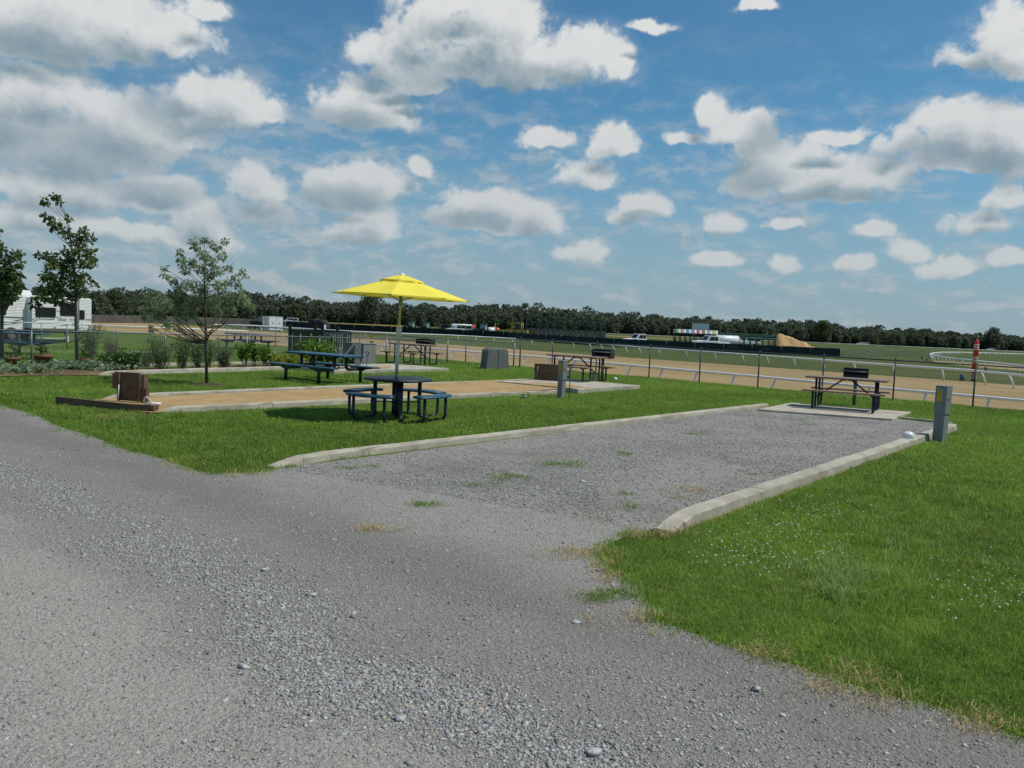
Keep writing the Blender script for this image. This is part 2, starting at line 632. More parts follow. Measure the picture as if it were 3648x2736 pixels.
def gz(p):
    n = p[0] * NV.x + p[1] * NV.y
    for (a, za), (b, zb) in zip(PROF, PROF[1:]):
        if n <= b:
            return za + (zb - za) * max(0, min(1, (n - a) / (b - a)))
    return PROF[-1][1]


def ground_material(name, cols, scales, bump, rough=.95, detail=8, streak=False):
    m = bpy.data.materials.new(name)
    m.use_nodes = True
    t = NT(m.node_tree)
    bs = t.n['Principled BSDF']
    co = t.n.new('ShaderNodeTexCoord').outputs['Object']
    c = t.mix(t.ramp(t.noise(co, scales[0], detail, .65), .35, .65), cols[0], cols[1])
    c = t.mix(t.m('MULTIPLY', t.ramp(t.noise(co, scales[1], detail, .6), .5, .72), .7), c, cols[2])
    c = t.mix(t.m('MULTIPLY', t.ramp(t.noise(co, scales[2], 3, .6), .5, .75), .5), c, cols[3])
    if streak:                                 # harrow lines along the track
        q = t.node('ShaderNodeCombineXYZ', None, _0=t.m('MULTIPLY', t.v('DOT_PRODUCT', co, (.669, .743, 0)), 1.0), _1=t.m('MULTIPLY', t.v('DOT_PRODUCT', co, (.743, -.669, 0)), .012), _2=0.0).outputs[0]
        c = t.mix(t.m('MULTIPLY', t.ramp(t.noise(q, .8, 6, .7), .42, .66), .6), c, (.215, .145, .068))
    t.put(bs.inputs['Base Color'], c)
    bs.inputs['Roughness'].default_value = rough
    bs.inputs['Specular IOR Level'].default_value = .15
    b = t.n.new('ShaderNodeBump')
    b.inputs['Strength'].default_value = bump
    b.inputs['Distance'].default_value = .02
    t.put(b.inputs['Height'], t.noise(co, scales[2] * 1.5, 5, .7))
    t.put(bs.inputs['Normal'], b.outputs[0])
    return m


LAWN = ground_material('lawn_soil', [(.072, .115, .018), (.092, .150, .022), (.115, .160, .034), (.10, .105, .04)], (.5, .15, 30), .6)
INFIELD = ground_material('infield_turf', [(.060, .080, .018), (.080, .102, .022), (.108, .118, .034), (.068, .075, .022)], (.12, .03, 3), .5)
DRY = ground_material('dry_field', [(.22, .155, .05), (.27, .19, .06), (.16, .14, .05), (.2, .15, .05)], (.1, .03, 2), .5)
DIRT = ground_material('track_dirt', [(.315, .225, .104), (.38, .275, .135), (.26, .18, .08), (.35, .248, .117)], (.08, .03, 3), .5, streak=True)
SANDPAD = ground_material('sand_pad', [(.38, .255, .115), (.46, .315, .15), (.27, .175, .075), (.20, .125, .055)], (1.3, .5, 14), .9)
SOIL = ground_material('garden_soil', [(.11, .075, .045), (.17, .115, .065), (.26, .17, .085), (.075, .055, .035)], (1.0, .4, 12), .9)


def grid_strip(name, rows, m, kind='structure'):
    V = [tuple(p) for r in rows for p in r]
    k = len(rows[0])
    F = [(i * k + j, i * k + j + 1, (i + 1) * k + j + 1, (i + 1) * k + j) for i in range(len(rows) - 1) for j in range(k - 1)]
    b = MB()
    b.add(V, F)
    return tag(b.build(name, m), kind=kind)


def sheet(name, poly, z, m, wob=0.0, kind='structure', seed=3):
    """a flat polygon with an optionally ragged edge"""
    P = [Vector((p[0], p[1], 0)) for p in poly]
    rg = random.Random(seed)
    out = []
    for i, p in enumerate(P):
        q = P[(i + 1) % len(P)]
        L = (q - p).length
        n = max(1, int(L / .18)) if wob else 1
        for j in range(min(n, 400)):
            r = p.lerp(q, j / n)
            if wob and j:
                r += Vector((rg.uniform(-wob, wob), rg.uniform(-wob, wob), 0))
            out.append(r)
    me = bpy.data.meshes.new(name)
    bm = bmesh.new()
    f = bm.faces.new([bm.verts.new((v.x, v.y, z)) for v in out])
    bmesh.ops.triangulate(bm, faces=[f])
    bmesh.ops.recalc_face_normals(bm, faces=bm.faces)
    if bm.faces[:][0].normal.z < 0:
        bmesh.ops.reverse_faces(bm, faces=bm.faces)
    bm.to_mesh(me)
    bm.free()
    me.materials.append(m)
    o = bpy.data.objects.new(name, me)
    COL.objects.link(o)
    return tag(o, kind=kind)


def mix_profile():
    rows_c = [[nt(n, t, z) for t in (-400, -100, -60, -30, 0, 40, 100, 400)] for n, z in PROF[:4]]
    grid_strip('ground', rows_c, LAWN)
    rows_i = [[nt(n, t, z - .002) for t in (-6000, -900, -300, -100, 0, 100, 300, 900, 6000)] for n, z in PROF[3:]]
    grid_strip('infield', rows_i, INFIELD)
    # far beyond the campground on the left the land goes on
    grid_strip('field', [[nt(n, t, -.02) for t in (-6000, -2000, -400)] for n in (-300, 10, 28.6)], INFIELD)


mix_profile()
# dirt of the race track between its two rails, and the chute that joins it on the right
sheet('race_track', [nt(28.7, -420), nt(28.7, 260), nt(69.5, 260), nt(71.6, -5), nt(72.6, -22), nt(72.9, -47), nt(74.5, -80), nt(76, -120), nt(80, -200), nt(90, -420)], -1.096, DIRT)
ch = [G(3318, 1284, -1.1), G(3345, 1277, -1.1), G(3420, 1275, -1.1), G(3648, 1279, -1.1), G(4000, 1290, -1.1), G(4000, 1342, -1.1), G(3648, 1322, -1.1), G(3500, 1310, -1.1), G(3400, 1300, -1.1), G(3335, 1291, -1.1)]
sheet('dirt_chute', ch, -1.092, DIRT)
# grass between the campground's far side and the bend of the track on the left
bank = [G(1011, 1236, -1.09), G(850, 1222, -1.09), G(640, 1204, -1.09), G(500, 1190, -1.09), G(300, 1180, -1.09), G(0, 1170, -1.09), G(-300, 1160, -1.09)]
sheet('grass_bank', bank + [nt(28.7, -400), nt(28.7, bank[0].dot(TV))], -1.09, INFIELD)
# the tan, mown-off field under the wood on the left
dry = [at(200, 250), at(200, 215), at(420, 235), at(900, 262), at(1180, 280), at(1440, 285), at(1560, 320), at(1440, 420), at(900, 390), at(500, 330)]
sheet('dry_field', dry, -.84, DRY, 0)
dry2 = [at(2150, 330), at(2420, 300), at(2480, 330), at(2400, 372), at(2150, 390)]
sheet('dry_strip', dry2, -.838, DRY, 0)

# ------------------------------------------------------------------ gravel
EDGE_R = [(2309, 1885), (2230, 1915), (2158, 1952), (2128, 1985), (2183, 2043), (2262, 2087), (2300, 2127), (2325, 2210), (2492, 2269), (2660, 2328), (2868, 2386), (3077, 2461), (3328, 2520), (3648, 2637)]
EDGE_L = [(0, 1446), (117, 1475), (209, 1521), (334, 1559), (451, 1605), (585, 1638), (710, 1684), (794, 1690), (944, 1684), (986, 1670)]
eR = [G(*p) for p in EDGE_R]
eL = [G(*p) for p in EDGE_L]
farL = eL[0] + (eL[0] - eL[2]).normalized() * 40
farR = eR[-1] + (eR[-1] - eR[-4]).normalized() * 40
kl0, kl1 = G(985, 1672), G(2700, 1456)
kr0, kr1 = G(2312, 1895), G(3400, 1512)
PAD1 = [kl0 - AX * .3, kl0, kl1, G(3173, 1492), G(3398, 1516), kr0, kr0 - AX * .3]
ROAD = [farL] + eL + [kl0] + [kr0] + eR + [farR, farR - NV * 60, farL - NV * 40]


def gravel_material(coarse=False):
    m = bpy.data.materials.new('ballast' if coarse else 'gravel')
    m.use_nodes = True
    t = NT(m.node_tree)
    bs = t.n['Principled BSDF']
    co = t.n.new('ShaderNodeTexCoord').outputs['Object']
    big = t.noise(co, .55, 5, .6)
    mid = t.noise(co, 5.5, 6, .65)
    c = t.mix(t.ramp(big, .34, .66), (.215, .21, .195), (.315, .31, .288))
    c = t.mix(t.m('MULTIPLY', t.ramp(mid, .45, .7), .55), c, (.17, .165, .155))
    # brownish fines washed in here and there
    c = t.mix(t.m('MULTIPLY', t.ramp(t.noise(co, 1.1, 6, .65), .56, .74), .35), c, (.20, .165, .115))

    def stones(scale):
        v = t.node('ShaderNodeTexVoronoi', None, Scale=scale, Randomness=1.0)
        t.put(v.inputs['Vector'], t.v('ADD', co, t.v('MULTIPLY', t.noise(co, scale * .7, 2, .5, 0, 'Color'), (.012, .012, .0))))
        return v
    v1, v2, v3 = stones(34), stones(85), stones(190)
    tone = t.node('ShaderNodeSeparateXYZ', None, _0=v1.outputs['Color']).outputs[0]
    tone2 = t.node('ShaderNodeSeparateXYZ', None, _0=v2.outputs['Color']).outputs[0]
    tone3 = t.node('ShaderNodeSeparateXYZ', None, _0=v3.outputs['Color']).outputs[0]
    c = t.mix(t.m('MULTIPLY', t.ramp(t.noise(co, 1.7, 5, .6), *((.2, .45) if coarse else (.4, .62))), .8), c, t.mix(tone, (.10, .098, .094), (.44, .435, .42)))
    c = t.mix(.50, c, t.mix(tone2, (.10, .099, .096), (.47, .465, .45)))
    c = t.mix(.40, c, t.mix(tone3, (.10, .098, .09), (.47, .46, .44)))
    # lanes of the road: packed pale wheel track, loose ridge, darker fines along the lawn
    nn = t.m('ADD', t.v('DOT_PRODUCT', co, tuple(NV)), t.m('MULTIPLY_ADD', t.noise(co, .9, 5, .6), 1.3, -.65))
    if coarse:
        c = t.mix(t.m('MULTIPLY', t.ramp(t.noise(co, .7, 6, .65), .45, .68), .45), c, (.13, .125, .115))
    if not coarse:
        c = t.mix(t.m('MULTIPLY', t.m('MULTIPLY', t.ramp(nn, 1.9, 2.5), t.ramp(nn, 5.2, 3.7)), .38), c, (.135, .131, .124))
    pale = t.m('MULTIPLY', t.ramp(nn, 2.3, 1.7), t.ramp(t.noise(co, .6, 4, .6), .35, .6))
    c = t.mix(t.m('MULTIPLY', pale, .55), c, (.345, .34, .315))
    damp = t.m('MULTIPLY', t.ramp(nn, 3.35, 3.85), t.ramp(nn, 4.6, 4.0))
    c = t.mix(t.m('MULTIPLY', damp, .34), c, (.135, .13, .122))
    c = t.mix(1.0, c, (1.02, .975, .895), 'MULTIPLY')
    t.put(bs.inputs['Base Color'], c)
    bs.inputs['Roughness'].default_value = .92
    bs.inputs['Specular IOR Level'].default_value = .2
    h = t.m('MULTIPLY', v1.outputs['Distance'], -1.0)
    h = t.m('MULTIPLY_ADD', v2.outputs['Distance'], -.6, h)
    h = t.m('MULTIPLY_ADD', mid, .6, h)
    b = t.n.new('ShaderNodeBump')
    b.inputs['Strength'].default_value = .9
    b.inputs['Distance'].default_value = .012
    t.put(b.inputs['Height'], h)
    t.put(bs.inputs['Normal'], b.outputs[0])
    return m


GRAV = gravel_material()
sheet('gravel_road', ROAD, .010, GRAV, .012)
pad = sheet('gravel_pad', PAD1, .0135, gravel_material(True))
for v in pad.data.vertices:
    if (v.co - (kl0 - AX * .3)).xy.length < .01 or (v.co - (kr0 - AX * .3)).xy.length < .01:
        v.co.z = .004
lane = [G(0, 1245), G(330, 1249), G(660, 1251), G(660, 1259), G(330, 1257), G(0, 1254)]
sheet('gravel_lane', lane, .008, GRAV, 0)
lane2 = [G(0, 1226), G(330, 1229), G(330, 1233), G(0, 1231)]
sheet('back_lane', lane2, .009, GRAV, 0)


def nvals(P):
    return P[:, 0] * NV.x + P[:, 1] * NV.y


def in_view(P, margin=60):
    q = np.c_[P[:, 0], P[:, 1], np.full(len(P), -HC)]
    z = q @ np.array(_f)
    x = 1824 + FPX * (q @ np.array(_r)) / z
    y = 1368 - FPX * (q @ np.array(_u)) / z
    return (z > .5) & (x > -margin) & (x < 3648 + margin) & (y < 2736 + margin * 2), z


ICO = None


def scatter_stones(name, P, size, z0, m, seed=5, sub=False):
    rg = np.random.default_rng(seed)
    bm = bmesh.new()
    bmesh.ops.create_cube(bm, size=1.35)
    if sub:
        bmesh.ops.subdivide_edges(bm, edges=bm.edges[:], cuts=1, use_grid_fill=True)
    bmesh.ops.triangulate(bm, faces=bm.faces[:])
    bv = np.array([v.co[:] for v in bm.verts])
    if sub:
        bv *= (1.0 / np.maximum(.75, np.linalg.norm(bv, axis=1)) ** .25)[:, None]
    bf = np.array([[v.index for v in f.verts] for f in bm.faces])
    bm.free()
    n = len(P)
    jit = 1 + rg.uniform(-.42, .42, (n, len(bv), 3)) * (.7 if sub else 1)
    S = size[:, None] * np.c_[rg.uniform(.7, 1.5, n), rg.uniform(.55, 1.0, n), rg.uniform(.25, .6, n)]
    a = rg.uniform(0, 2 * PI, n)
    ti = rg.uniform(-.5, .5, n)
    v = bv[None] * jit * S[:, None, :]
    x, y, z = v[..., 0], v[..., 1], v[..., 2]
    x, z = x * np.cos(ti)[:, None] + z * np.sin(ti)[:, None], -x * np.sin(ti)[:, None] + z * np.cos(ti)[:, None]
    X = x * np.cos(a)[:, None] - y * np.sin(a)[:, None] + P[:, 0:1]
    Y = x * np.sin(a)[:, None] + y * np.cos(a)[:, None] + P[:, 1:2]
    Z = z + (z0 + S[:, 2] * .25)[:, None]
    V = np.stack([X, Y, Z], -1).reshape(-1, 3)
    F = (bf[None] + (np.arange(n) * len(bv))[:, None, None]).reshape(-1, 3)
    tone = np.clip(rg.normal(.45, .22, n), 0, .9)
    tone[rg.random(n) < .035] = .97
    tint = np.repeat(tone, len(bv))
    return npmesh(name, V, F, m, None, tint)


def stone_mat():
    m = bpy.data.materials.new('loose_stone')
    m.use_nodes = True
    t = NT(m.node_tree)
    bs = t.n['Principled BSDF']
    a = t.node('ShaderNodeAttribute', {'attribute_name': 'tint'}).outputs['Fac']
    co = t.n.new('ShaderNodeTexCoord').outputs['Object']
    c = t.mix(t.ramp(a, 0, .9, smooth=False), (.15, .146, .137), (.50, .49, .46))
    c = t.mix(t.ramp(a, .93, .96), c, (.42, .33, .22))
    c = t.mix(t.m('MULTIPLY', t.ramp(t.noise(co, 40, 4, .6), .4, .7), .4), c, (.34, .335, .31))
    t.put(bs.inputs['Base Color'], c)
    bs.inputs['Roughness'].default_value = .9
    bs.inputs['Specular IOR Level'].default_value = .2
    return m


STN = stone_mat()


def gravel():
    # candidates laid down denser near the camera, thinned where wheels have packed the road
    n = 1150000
    Y = 1.9 + 14.8 * RNG.random(n) ** 1.9
    X = (RNG.random(n) * 2 - 1) * (Y * .84 + .6)
    P = np.c_[X, Y]
    road = inpoly(P, ROAD)
    pad = inpoly(P, PAD1) & ~road
    N = nvals(P)
    wob = (vnoise(P, 1.1, 1) - .5) * .55 + (vnoise(P, .35, 2) - .5) * .3
    q = N + wob
    loose = np.exp(-((q - 2.62) / .36) ** 2) * 1.0 + np.exp(-((q - 3.55) / .16) ** 2) * .16 + np.exp(-((q - .6) / .3) ** 2) * .5
    loose = np.clip(loose, 0, 1)
    clump = vnoise(P, .5, 4)
    kd = np.array((kr0 - kl0)[:2]) / (kr0 - kl0).length
    seam = (P - np.array(kl0[:2])) @ np.array([-kd[1], kd[0]]) + (vnoise(P, .7, 13) - .5) * .9
    prob_r = .085 + .75 * loose * (.45 + .8 * clump) + .16 * vnoise(P, .25, 15) * (clump > .45)
    prob_p = (.26 + .30 * vnoise(P, .8, 6)) * (1 - .8 * (vnoise(P, 1.4, 9) > .66))
    dens = np.clip(1.0 - (Y - 9) / 9, .25, 1)
    u = RNG.random(n)
    into = np.clip((seam + .75) / 1.0, 0, 1)       # the pad's ballast thins out over the road
    prob = np.where(pad, prob_p * dens * np.clip((seam + .5) / .7, .3, 1), np.maximum(prob_r, np.where(N > 3.9, prob_p * dens * into ** 2, 0)))
    keep = (road | pad) & (u < prob)
    ok, _ = in_view(P, 500)
    keep &= ok
    # the pad's coarse ballast, evenly strewn
    a, b, c, d = kl0, kl1, G(3398, 1516), kr0
    m = 27000
    fu, fv = RNG.random((m, 1)), RNG.random((m, 1))
    Q = (np.array(a[:2]) * (1 - fu) + np.array(b[:2]) * fu) * (1 - fv) + (np.array(d[:2]) * (1 - fu) + np.array(c[:2]) * fu) * fv
    Q = Q[inpoly(Q, PAD1) & (RNG.random(m) < .35 + .65 * (vnoise(Q, .6, 44) > .38))]
    P = np.r_[P[keep], Q]
    lo = np.r_[loose[keep], np.zeros(len(Q))]
    pd = np.r_[pad[keep], np.ones(len(Q), bool)]
    k = len(P)
    size = np.exp(RNG.normal(math.log(.0045), .42, k)) * (1 + .45 * lo + .2 * pd)
    size = np.minimum(size, .0165)
    z0 = np.where(pd, .016, .010)
    o = scatter_stones('gravel', P, size, z0, STN)
    tag(o, kind='stuff')
    print('stones', k)


gravel()
# a few bigger rocks that stand out on the road
ROCKS = [(1108, 2128, .036, 'pale grey rock, largest on the loose gravel in the middle of the road'), (945, 2035, .036, 'flat pale slab of stone lying in the gravel road, beyond the blocky rock'),
         (2110, 2690, .045, 'pale flat rock at the bottom edge of the road, biggest of all'), (1425, 2573, .032, 'grey lump of rock in the loose gravel at the lower centre'),
         (2075, 1722, .04, 'lone grey rock lying on the gravel pad'), (2050, 2225, .032, 'pale stone beside the grassy corner of the road'),
         (870, 1385 + 1000, .03, 'dark grey stone on the packed gravel at the lower left'), (2690, 2465, .032, 'grey rock near the straw at the lawn edge')]
for i, (x, y, s, lab) in enumerate(ROCKS):
    p = G(x, y)
    o = scatter_stones('rock', np.array([[0.0, 0.0]]), np.array([s]), np.array([0.0]), STONE, 20 + i, True)
    o.location = (p.x, p.y, .012)
    tag(o, lab, 'rock', 'loose rocks on the gravel')


# ------------------------------------------------------------------ kerbs and concrete
def kerb(name, pts, w, h, side, nose0=0.0, nose1=0.0, label=None):
    """concrete kerb along pts; side +1 puts its width to the left of the line; nose = length of sloped end"""
    L = [0]
    for a, b in zip(pts, pts[1:]):
        L.append(L[-1] + (b - a).length)
    tot = L[-1]
    joints = [i * 4.6 + 2.1 for i in range(int(tot / 4.6) + 1) if i * 4.6 + 2.1 < tot - .3]
    st = [0, tot] + L + [nose0 * .5, nose0, tot - nose1] + [i * .22 for i in range(int(tot / .22))]
    st = [s for s in st if all(abs(s - j) > .05 for j in joints)]
    for j in joints:
        st += [j - .013, j - .004, j + .004, j + .013]
    st = sorted(set(round(s, 4) for s in st if 0 <= s <= tot))
    rg = random.Random(len(name) + int(tot * 10))
    vs, fs = [], []
    c = .025
    for s in st:
        i = max(k for k in range(len(pts) - 1) if L[k] <= s + 1e-6)
        d = (pts[i + 1] - pts[i]).normalized()
        p = pts[i] + d * (s - L[i])
        n = Vector((-d.y, d.x, 0)) * side
        hh = h
        if nose0 and s < nose0:
            hh = .025 + (h - .025) * (s / nose0) ** .7
        if nose1 and s > tot - nose1:
            hh = .025 + (h - .025) * ((tot - s) / nose1) ** .7
        hh += rg.uniform(-.004, .003)
        if any(abs(s - j) < .006 for j in joints):
            hh = max(.02, hh - .010)
        e = rg.uniform(-.006, .006) + (.012 if rg.random() < .06 else 0)
        for dx, z in ((-.01, -.05), (0 + e, hh - c), (c * .6, hh), (w - c * .6, hh), (w + e, hh - c), (w + .01, -.05)):
            q = p + n * dx
            vs.append((q.x, q.y, z))
    k = 6
    for i in range(len(st) - 1):
        for j in range(k - 1):
            fs.append((i * k + j, i * k + j + 1, (i + 1) * k + j + 1, (i + 1) * k + j))
    fs.append(tuple(range(k)))
    fs.append(tuple((len(st) - 1) * k + j for j in range(k)))
    b = MB()
    b.add(vs, fs)
    o = b.build(name, CONC)
    return tag(o, kind='structure')


kerb('pad_kerb', [G(980, 1672), G(1200, 1635), G(2738, 1452)], .145, .095, 1, .45)
kerb('pad_kerb', [G(2330, 1890), G(2600, 1797), G(3376, 1530)], .165, .125, -1, .5)
kerb('pad_end_kerb', [G(3173, 1490) + Vector((.02, 0, 0)), G(3385, 1514)], .12, .06, 1)
SLAB1 = [G(2698, 1457, .06), G(3178, 1492, .06), G(3246, 1467, .06), G(2817, 1434, .06)]
tag(MB().slab(SLAB1, -.05, .06).build('concrete_slab', CONC, None, .012), kind='structure')
# second pad: sand between two kerbs
k2f0, k2f1, k2b0, k2b1 = G(578, 1474), G(2010, 1402), G(372, 1427), G(2034, 1357)
kerb('sand_pad_kerb', [k2f0, G(1150, 1446), k2f1], .16, .11, 1, .3)
kerb('sand_pad_kerb', [k2b0, G(1150, 1391), G(1900, 1362)], .14, .10, 1, .3)
spad = sheet('sand_pad', [G(215, 1440), G(545, 1476), k2f0, k2f1 + AXP * .02, k2f1 + AXP * 2.6, G(1900, 1362), k2b0], .09, SANDPAD)
for v in spad.data.vertices:
    if min((v.co.xy - q.xy).length for q in (G(215, 1440), G(545, 1476), k2f0, k2b0)) < .02:
        v.co.z = .03
    if min((v.co.xy - q.xy).length for q in (k2f1 + AXP * .02, k2f1 + AXP * 2.6, G(1900, 1362))) < .02:
        v.co.z = .131
sheet('bare_earth', [G(60, 1446), G(230, 1430), G(330, 1452), G(540, 1480), G(520, 1488), G(300, 1470), G(150, 1462)], .006, SOIL, .05)
sB = G(2280, 1373, .13)
sC = sB - AX * 3.3
tag(MB().slab([sB, sB + AXP * 2.75, sC + AXP * 2.75, sC], -.05, .13).build('concrete_slab', CONC, None, .012), kind='structure')
sheet('slab_spill', [sC + AXP * .2, sC + AX * .75 + AXP * .12, sC + AX * 1.0 + AXP * .7, sC + AX * 1.3 + AXP * 1.3, sC + AX * .5 + AXP * 2.1, sC + AXP * 2.3], .134, SANDPAD, .05)
# third pad, planted as a garden bed
gk = [G(-120, 1341), G(360, 1340), G(600, 1331), G(1020, 1318), G(1330, 1320)]
kerb('garden_kerb', gk[1:4], .15, .12, 1, .3)
sheet('garden_soil', [G(-60, 1344), G(360, 1338), G(600, 1330), G(1020, 1317), G(1210, 1314), G(1150, 1290), G(800, 1306), G(300, 1321), G(-60, 1316)], .022, SOIL)
kerb('garden_back_kerb', [G(300, 1313), G(620, 1303), G(1150, 1291)], .14, .09, 1)
sl3 = G(1600, 1312, .12)
tag(MB().slab([sl3, sl3 + AXP * 2.7, sl3 + AXP * 2.7 - AX * 5.2, sl3 - AX * 5.2], -.05, .12).build('concrete_slab', CONC, None, .012), kind='structure')
sheet('slab_sand', [G(1270, 1318, .12), G(1330, 1304, .12), G(1400, 1306, .12), G(1380, 1312, .12)], .125, SANDPAD, .04)

# ------------------------------------------------------------------ grass
GRASS = leaf_mat('grass_blades', (.075, .128, .014), (.33, .50, .070), .38, (.46, .37, .15))
STRAW = leaf_mat('straw', (.34, .25, .10), (.56, .43, .20), .2)
COARSE = leaf_mat('coarse_grass', (.17, .24, .055), (.36, .46, .15), .35)


def blades(name, P, h, w, lean, m, seed=1, z0=0.0, tint=None, mid=True):
    rg = np.random.default_rng(seed)
    n = len(P)
    a = rg.uniform(0, 2 * PI, n)
    b = rg.uniform(0, 2 * PI, n)
    lx, ly = np.cos(b) * lean * h, np.sin(b) * lean * h
    wx, wy = np.cos(a) * w / 2, np.sin(a) * w / 2
    z0 = np.broadcast_to(z0, (n,))
    if mid:
        V = np.empty((n, 5, 3))
        V[:, 0] = np.c_[P[:, 0] - wx, P[:, 1] - wy, z0]
        V[:, 1] = np.c_[P[:, 0] + wx, P[:, 1] + wy, z0]
        V[:, 2] = np.c_[P[:, 0] + lx * .35 + wx * .8, P[:, 1] + ly * .35 + wy * .8, z0 + h * .6]
        V[:, 3] = np.c_[P[:, 0] + lx * .35 - wx * .8, P[:, 1] + ly * .35 - wy * .8, z0 + h * .6]
        V[:, 4] = np.c_[P[:, 0] + lx, P[:, 1] + ly, z0 + h * np.sqrt(np.maximum(.15, 1 - lean ** 2 * .5))]
        F = np.array([[0, 1, 2], [0, 2, 3], [3, 2, 4]])
        k = 5
    else:
        V = np.empty((n, 3, 3))
        V[:, 0] = np.c_[P[:, 0] - wx, P[:, 1] - wy, z0]
        V[:, 1] = np.c_[P[:, 0] + wx, P[:, 1] + wy, z0]
        V[:, 2] = np.c_[P[:, 0] + lx, P[:, 1] + ly, z0 + h]
        F = np.array([[0, 1, 2]])
        k = 3
    FF = (F[None] + (np.arange(n) * k)[:, None, None]).reshape(-1, 3)
    tt = None if tint is None else np.repeat(tint, k)
    return npmesh(name, V.reshape(-1, 3), FF, m, None, tt)


SANDPOLY = [G(205, 1436), G(545, 1480), k2f0, k2f1, sB, sB + AXP * 2.75, G(1830, 1358), k2b0]
GARDPOLY = [G(-60, 1348), G(360, 1342), G(600, 1333), G(1020, 1320), sl3, sl3 + AXP * 2.7, G(1150, 1289), G(300, 1311), G(-60, 1308)]
K1R = [G(2340, 1893), G(3410, 1523), G(3405, 1510), G(2310, 1880)]
TREEMULCH = G(737, 1372)


def grassy(P):
    ok = ~(inpoly(P, ROAD) | inpoly(P, PAD1) | inpoly(P, SANDPOLY) | inpoly(P, GARDPOLY) | inpoly(P, SLAB1) | inpoly(P, K1R))
    # keep clear of the kerbs' own width
    for a, b, w in ((G(980, 1672), G(2712, 1456), .17), (G(2330, 1890), G(3405, 1521), .17)):
        d = np.array((b - a)[:2])
        L = np.linalg.norm(d)
        d /= L
        q = P - np.array(a[:2])
        s = q @ d
        o = q @ np.array([-d[1], d[0]])
        ok &= ~((s > -.05) & (s < L) & (o > -.19) & (o < .19))
    ok &= nvals(P) < 26.6
    q = P - np.array(TREEMULCH[:2])
    ok &= np.hypot(q[:, 0], q[:, 1]) > .36 + .15 * vnoise(P, .2, 3)
    return ok


def lawn():
    n = 3000000
    Y = 2.4 + 37 * RNG.random(n) ** 2.1
    X = (RNG.random(n) * 2 - 1) * (Y * 1.0 + 1.0)
    P = np.c_[X, Y]
    ok, _ = in_view(P, 100)
    ok |= (RNG.random(n) < .5) & (X > 0)
    P = P[ok]
    # ragged edge against the gravel
    J = P + RNG.normal(0, .05, P.shape) * (vnoise(P, .6, 12) > .35)[:, None]
    g = grassy(J)
    P = P[g]
    n = len(P)
    D = P[:, 1]
    thin = vnoise(P, .35, 21) * .5 + vnoise(P, 1.3, 22) * .5
    keep = RNG.random(n) < np.clip(.55 + 1.2 * (thin - .25), .35, 1)
    P, D, thin = P[keep], D[keep], thin[keep]
    n = len(P)
    far = np.clip((D - 5) / 20, 0, 1)
    h = (.022 + .034 * vnoise(P, .22, 23) * vnoise(P, 1.7, 24) * 1.6) * np.exp(RNG.normal(0, .3, n)) + .012 * far
    w = .0038 + .012 * far
    tint = np.clip(.06 + .42 * vnoise(P, 2.4, 25) * (.5 + vnoise(P, .7, 26)) + .42 * (vnoise(P, .13, 27) - .4) + .22 * (vnoise(P, .42, 28) - .5) + RNG.normal(0, .2, n) + .20 * far, 0, .89)
    dry = RNG.random(n) < .012 + .10 * (vnoise(P, .5, 29) > .74)
    tint[dry] = .97
    lean = np.abs(RNG.normal(.75, .4, n)).clip(0, 1.35)
    near = D < 16
    o = blades('grass', P[near], h[near], w[near], lean[near], GRASS, 31, 0.0, tint[near])
    tag(o, kind='stuff')
    o = blades('lawn_grass', P[~near], h[~near], w[~near], lean[~near], GRASS, 32, 0.0, tint[~near], False)
    tag(o, kind='stuff')
    print('blades', n)


lawn()


def clumps(name, centres, per, rad, h, m, w=.006, lean=.6, kind='stuff', z0=0.0, seed=3, tlo=.1, thi=.85):
    rg = np.random.default_rng(seed)
    C = np.array([c[:2] for c in centres])
    P = np.repeat(C, per, 0) + rg.normal(0, 1, (len(C) * per, 2)) * (rad if np.isscalar(rad) else np.repeat(rad, per)[:, None])
    n = len(P)
    o = blades(name, P, h * np.exp(rg.normal(0, .35, n)), np.full(n, w), np.abs(rg.normal(lean, .3, n)).clip(0, 1.4), m, seed + 1, z0, rg.uniform(tlo, thi, n))
    return tag(o, kind=kind)


# coarse pale grass that has outgrown the lawn, tufts along the edges, weeds in the gravel, dead straw
rgc = np.random.default_rng(77)
cg = [G(rgc.normal(2985, 75), rgc.normal(2075, 42)) for _ in range(46)] + [G(rgc.normal(3380, 150), rgc.normal(2010, 60)) for _ in range(14)]
clumps('coarse_grass', cg, 26, .035, .085, COARSE, .0055, .8, seed=5)
edge = []
for poly in (EDGE_R, EDGE_L):
    for (x0, y0), (x1, y1) in zip(poly, poly[1:]):
        for k in range(7):
            f = rgc.random()
            edge.append(G(x0 + (x1 - x0) * f + rgc.normal(0, 10), y0 + (y1 - y0) * f + rgc.normal(2, 5)))
for k in range(40):
    f = rgc.random()
    edge.append(G(2360 + (3330 - 2360) * f, 1893 + (1560 - 1893) * f - 4))
for k in range(60):
    f = rgc.random()
    edge.append(G(1000 + (2700 - 1000) * f, 1660 + (1449 - 1660) * f - 6))
clumps('edge_grass', edge, 22, .05, .05, GRASS, .005, .7, seed=8)
weeds = []
